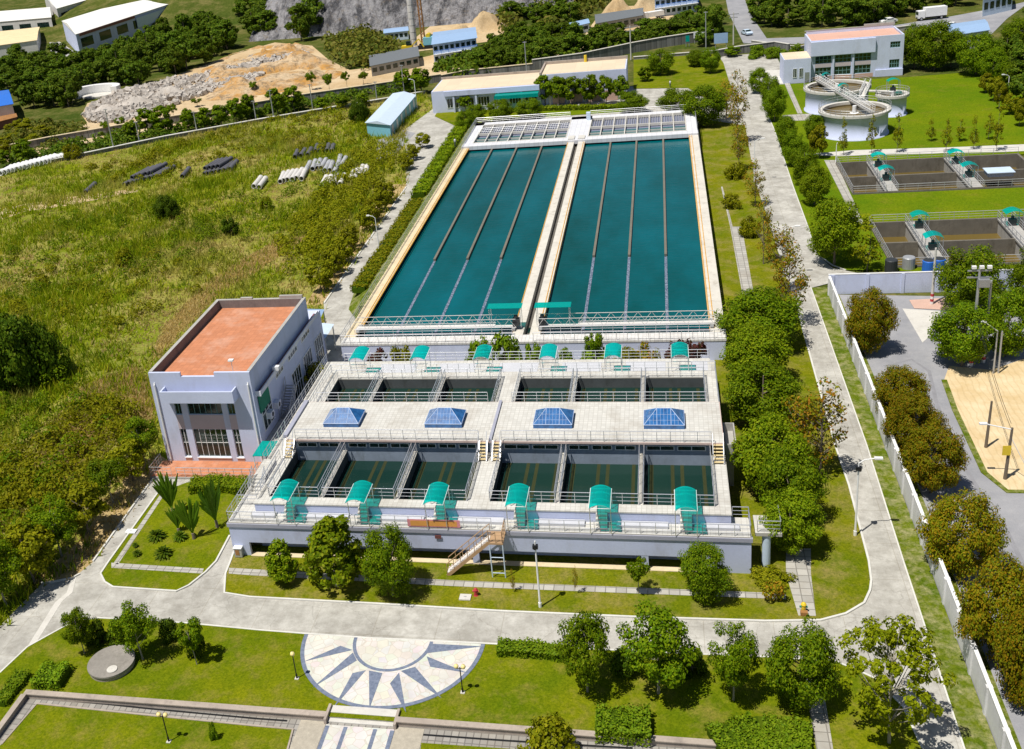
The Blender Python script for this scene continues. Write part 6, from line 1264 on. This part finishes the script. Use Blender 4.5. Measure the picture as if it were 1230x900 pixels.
part('lamp_arm', MB().tube([(.1,0,H-.15),(-1.9,0,H+.35)], .05, 6), 'white_paint', e, True); part('lamp_head', MB().box(-2.4,-.13,H+.32,-1.8,.13,H+.46), 'white_paint', e, True); part('sign', MB().box(-.5,-.24,H*.5,.15,-.2,H*.5+.9), 'yellow_paint', e, True); part('stay', MB().tube([(.1,0,H-.9),(2.1,-.6,0)], .03, 5), 'white_paint', e, True)
x, y, _ = G(1193,449); H = height_at(x,y,398); e = epole(x,y,H,'pair of thin posts carrying a street lamp behind the twin poles','galv',False,.1,0)
part('second_shaft', MB().tube([(.45,0,0),(.4,0,H)], .09, 7), 'galv', e, True); part('lamp_arm', MB().tube([(0,0,H),(-1.2,0,H+1.0)], .06, 6), 'white_paint', e, True); part('lamp_head', MB().box(-1.6,-.13,H+.98,-1.1,.13,H+1.12), 'white_paint', e, True)
# power lines
mb = MB()
for k, (za, zb) in enumerate(((9.2,8.0),(8.6,7.4))):
    a = Vector((*G(1207,576)[:2], 5.4-.4*k)); b = Vector((*G(1166,440)[:2], 6.6-.5*k)); mb.tube([a.lerp(b,i/10)-Vector((0,0,1.1*(1-(2*i/10-1)**2)*.6)) for i in range(11)], .018, 4)
tag(part('power_line', mb, 'black'), 'thin black wires slung between the wooden pole and twin poles', 'wire')

# ================================================================== SMALL THINGS
x, y = -4.55, -14.3; cc = thing('concrete_cover', (x,y,0), 'round grey concrete cover with small lid on the left lawn', 'cover')
smooth(part('drum', MB().lathe([(1.72,-.02),(1.72,.42)], n=48), 'garden_wall', cc, True)); part('slab', MB().lathe([(1.8,.42),(1.8,.56),(.02,.57)], n=48), 'cover_concrete', cc, True); part('lid', MB().lathe([(.4,.57),(.4,.64),(.02,.65)], (.55,-.9,0), 24), 'pale_concrete', cc, True)
x, y, _ = G(965,736); hy = thing('fire_hydrant', (x,y,.085), 'small yellow and green hydrant on the slab path', 'hydrant'); part('body', MB().lathe([(.22,0),(.2,.1),(.16,.12),(.16,.6),(.2,.62),(.2,.68),(.12,.8),(.02,.86)], n=16), 'yellow_paint', hy, True); part('outlet', MB().tube([(-.28,0,.45),(.28,0,.45)], .08, 10), 'mesh_green', hy, True); part('base', MB().box(-.25,-.5,0,.25,-.2,.3), 'rust', hy, True)
x, y, _ = G(572,716); hy = thing('fire_hydrant', (x,y,.07), 'small red hydrant on the grass below the metal staircase', 'hydrant'); part('body', MB().lathe([(.2,0),(.15,.1),(.15,.5),(.19,.52),(.1,.66),(.02,.7)], n=16), 'red_paint', hy, True); part('outlet', MB().tube([(-.25,0,.4),(.25,0,.4)], .07, 10), 'red_paint', hy, True)
x, y, _ = G(559,719); mc = thing('manhole_cover', (x,y,.07), 'pale square manhole slab left of the red hydrant', 'manhole'); part('slab', MB().box(-.45,-.35,0,.45,.35,.1), 'pale_concrete', mc, True); part('handle', MB().tube([(-.1,0,.1),(-.1,0,.15),(.1,0,.15),(.1,0,.1)], .015, 5), 'galv', mc, True)
x, y, _ = G(158,640); mc = thing('manhole_cover', (x,y,.09), 'white slab beside the left lawn path', 'manhole'); part('slab', MB().box(-.5,-.3,0,.5,.3,.12), 'white_paint', mc, True); part('handle', MB().tube([(-.1,0,.12),(-.1,0,.17),(.1,0,.17),(.1,0,.12)], .015, 5), 'galv', mc, True)
# pipes lying in the field
pip = None
def pipe(px, py, label, grp, m_, L=6.0, r=.5, az=1.72, z=0):
    x, y, _ = G(px,py); x += math.cos(az)*L/2; y += math.sin(az)*L/2; t_ = thing('concrete_pipe', (x,y,r+z), label, 'pipe', grp, az+rnd.uniform(-.06,.06))
    mb = MB(); n = 16
    vs = [(X_,rr*math.cos(a),rr*math.sin(a)) for X_, rr in ((-L/2,r*.8),(-L/2,r),(L/2-.25,r),(L/2-.25,r*1.13),(L/2,r*1.13),(L/2,r*.8),(-L/2,r*.8)) for a in np.linspace(0,2*math.pi,n,endpoint=False)]
    mb.add(vs, [(j*n+k, j*n+(k+1)%n, (j+1)*n+(k+1)%n, (j+1)*n+k) for j in range(6) for k in range(n)]); part('barrel', mb, m_, t_, True); return t_
Lb1 = 'grey concrete pipe in the middle row lying in the weeds'; Lb2 = 'dark concrete pipe in the leftmost stack beside the field track'; Lb3 = 'dark concrete pipe in the small heap right of the leftmost stack'; Lb4 = 'pale concrete pipe in the front row lying in the weeds'; Lb5 = 'dark concrete pipe in the back heap near the shed yard'
for px, py in ((367.6,208),(375,206),(381,205),(386.6,204.6),(391,207.6),(396,207.6),(402,210.5),(406,200),(411,202.4)): pipe(px, py, Lb1, 'grey pipes in the middle row', 'pipe_grey')
for px, py in ((336,221.5),(341,220),(346,219),(351.5,218.5),(357,217),(362,218)): pipe(px, py, Lb4, 'pale pipes in the front row', 'old_white')
for px, py in ((387,226.6),(394,226),(401,223.7),(409,224.4),(421,219),(426,217.8),(432,213.4),(438.5,213.4)): pipe(px, py, 'pale concrete pipe in the loose row nearest the left road', 'pale pipes nearest the left road', 'old_white')
for i in range(9): pipe(150+i*5.0, 224-i*1.35, Lb2, 'dark pipes in the leftmost stack', 'pipe_dark', 6.5, .42, 1.45)
for i in range(5): pipe(160+i*5.2, 220-i*1.5, Lb2, 'dark pipes in the leftmost stack', 'pipe_dark', 6.5, .42, 1.45, .78)
for i in range(6): pipe(245+i*5.0, 211.5-i*1.0, Lb3, 'dark pipes in the small heap', 'pipe_dark', 6, .42, 1.5)
for i in range(4): pipe(248+i*5.2, 209-i*.9, Lb3, 'dark pipes in the small heap', 'pipe_dark', 6, .42, 1.5, .78)
for px, py in ((354,191.5),(362,190),(370,189),(378.5,184.5),(384,184.5),(392.4,184),(398,184.5)): pipe(px, py, Lb5, 'dark pipes in the back heap', 'pipe_dark', 5)
for px, py, lab in ((306,227,'pale pipe left of a short pair standing apart in the weeds'),(312,228,'pale pipe right of a short pair standing apart in the weeds'),(455,197,'single pale pipe near the yard'),(219,215,'single dark pipe between the two dark stacks'),(103,234,'single dark pipe beside the field track'),(277,206,'short dark pipe right of the small heap')): pipe(px,py,lab,None,'pipe_dark' if 'dark' in lab else 'old_white')
for i in range(16): pipe(1+i*4.9, 211.5-i*1.25, 'white concrete pipe in the row at the left edge', 'white pipes at the left edge', 'white_paint', 5, .62, 1.6)
# vehicles
def wheelset(t_, xs, wd, r=.34):
    for x in xs:
        for s_ in (-1,1):
            wl = part('wheel', MB().tube([(x,s_*wd-.11,r),(x,s_*wd+.11,r)], r, 16), 'black', t_, True); part('rim', MB().tube([(x,s_*wd-.12,r),(x,s_*wd+.12,r)], r*.55, 12), 'galv', wl)
def car(px, py, rz, m_, label):
    x, y, _ = G(px,py,-.03); t_ = thing('parked_car', (x,y,0), label, 'car', None, rz)
    prof = [(-2.15,.35),(-2.2,.75),(-1.9,.95),(-1.2,1.02),(-.6,1.42),(.75,1.44),(1.5,1.0),(2.05,.9),(2.2,.65),(2.15,.35)]; mb = MB(); n = len(prof)
    vs = [(a,-.86 if b < 1.1 else -.68,b) for a,b in prof]+[(a,.86 if b < 1.1 else .68,b) for a,b in prof]; mb.add(vs, [tuple(range(n)), tuple(range(n,2*n))[::-1]]+[(i,n+i,n+(i+1)%n,(i+1)%n) for i in range(n)]); part('body', mb, m_, t_, True)
    mb = MB(); mb.add([(.8,-.66,1.42),(.8,.66,1.42),(1.5,.8,1.03),(1.5,-.8,1.03)], [(0,1,2,3)]); m2 = MB(); m2.add([(-.65,-.66,1.41),(-.65,.66,1.41),(-1.2,.8,1.05),(-1.2,-.8,1.05)], [(3,2,1,0)]); o = part('windscreen', mb, 'window_glass', t_, True); o.location.z = .012; o2 = part('rear_window', m2, 'window_glass', t_, True); o2.location.z = .012
    for s_ in (-1,1):
        mb = MB(); mb.add([(-.55,s_*.7,1.37),(.7,s_*.7,1.37),(1.2,s_*.87,1.05),(-1.0,s_*.87,1.05)], [(0,1,2,3)]); part('side_window', mb, 'window_glass', t_, True); part('headlight', MB().box(2.08,s_*.62-.14,.66,2.2,s_*.62+.14,.8), 'white_paint', t_, True)
    wheelset(t_, (-1.35,1.35), .78)
car(897,42,1.9,'light_blue_sheet','white and blue car driving on the asphalt road by the gate'); car(1067,28,.35,'white_paint','white car on the upper road beyond the laboratory'); car(1142,34,1.2,'white_paint','white car parked near the blue roofed shed')
x, y, _ = G(1120,23); tk = thing('box_truck', (x,y,0), 'white box truck on the upper right road', 'truck', None, .15)
part('cargo_box', MB().box(-2.2,-1.1,.9,3.2,1.1,3.2), 'white_paint', tk, True); part('cab', MB().box(-4.0,-1.0,.6,-2.3,1.0,2.5), 'white_paint', tk, True); part('windscreen', MB().box(-4.02,-.85,1.5,-3.9,.85,2.3), 'window_glass', tk, True); part('chassis', MB().box(-4,-.8,.45,3.2,.8,.88), 'black', tk, True); wheelset(tk, (-3.2,1.9), .95, .45)
x, y, _ = G(785,23); tk = thing('box_truck', (x,y,0), 'white truck parked below the blue cabin by the sand heaps', 'truck', None, .5)
part('cargo_box', MB().box(-2.2,-1.1,.9,3.2,1.1,2.4), 'white_paint', tk, True); part('cab', MB().box(-4.0,-1.0,.6,-2.3,1.0,2.5), 'white_paint', tk, True); part('windscreen', MB().box(-4.02,-.85,1.5,-3.9,.85,2.3), 'window_glass', tk, True); wheelset(tk, (-3.2,1.9), .95, .45)
# signs near the gate
for px, py, ty, m_, lab, wd in ((866,62,40,'blue_sheet','wide blue sign board on two posts by the asphalt road',3.4),(840,52,38,'panel_wall','pale sign board before the tall stone wall',3.0),(826,56,43,'teal_sheet','narrow teal panel sign before the tall stone wall',1.0)):
    x, y, _ = G(px,py); H = height_at(x,y,ty); t_ = thing('sign_board', (x,y,0), lab, 'sign'); part('board', MB().box(-wd/2,-.08,H*.45,wd/2,.08,H), m_, t_, True)
    for s_ in (-wd*.4,wd*.4): part('post', MB().tube([(s_,.12,0),(s_,.12,H)], .09, 6), 'galv', t_, True)
# person on the rear lawn
def person(px, py, H, label, shirt, trousers, z=0):
    import bmesh
    x, y, _ = G(px,py,z); k = H/1.75; J = [((0,0,.95),.13),((0,0,1.2),.14),((0,0,1.42),.13),((0,0,1.5),.06),((0,-.01,1.62),.10),((0,0,1.7),.085),((-.19,0,1.40),.06),((-.24,.02,1.13),.045),((-.23,-.06,.88),.035),((.19,0,1.40),.06),((.24,.02,1.13),.045),((.23,-.06,.88),.035),((-.1,0,.9),.09),((-.11,-.05,.5),.065),((-.11,0,.06),.045),((-.11,-.15,.03),.04),((.1,0,.9),.09),((.11,.06,.5),.065),((.11,.1,.06),.045),((.11,-.05,.03),.04)]
    E_ = [(0,1),(1,2),(2,3),(3,4),(4,5),(2,6),(6,7),(7,8),(2,9),(9,10),(10,11),(0,12),(12,13),(13,14),(14,15),(0,16),(16,17),(17,18),(18,19)]
    me = bpy.data.meshes.new('person'); me.from_pydata([tuple(c*k for c in p) for p, _ in J], E_, []); o = link('person', me); o.location = (x,y,z); o.rotation_euler = (0,0,.6)
    md = o.modifiers.new('Skin','SKIN'); sv = me.skin_vertices[0].data if me.skin_vertices else None
    if sv is None:
        bm = bmesh.new(); bm.from_mesh(me); bm.verts.layers.skin.verify(); bm.to_mesh(me); bm.free(); sv = me.skin_vertices[0].data
    for i, (_, r) in enumerate(J): sv[i].radius = (r*k, r*k)
    sv[0].use_root = True; o.modifiers.new('Subdivision','SUBSURF').levels = 2; o.modifiers['Subdivision'].render_levels = 2; me.materials.append(M[trousers])
    mb = MB(); mb.lathe([(.16,.93),(.2,1.1),(.22,1.32),(.17,1.46),(.07,1.52)], n=14); s_ = part('shirt', mb, shirt, o, True); s_.scale = (k*1.05,k*.85,k)
    mb = MB(); mb.lathe([(.105,1.63),(.1,1.7),(.06,1.76),(.01,1.77)], n=12); h_ = part('hair', mb, 'black', o, True); h_.scale = (k,k,k); tag(o, label, 'person')
plain('skin', (.45,.28,.19), .6); plain('trousers', (.10,.11,.15), .8)
person(805,105,1.7,'person in white shirt standing on the rear driveway','white_paint','trousers')
person(547,176,1.7,'person in white shirt at the far left corner of the long tank','white_paint','trousers',2.15)
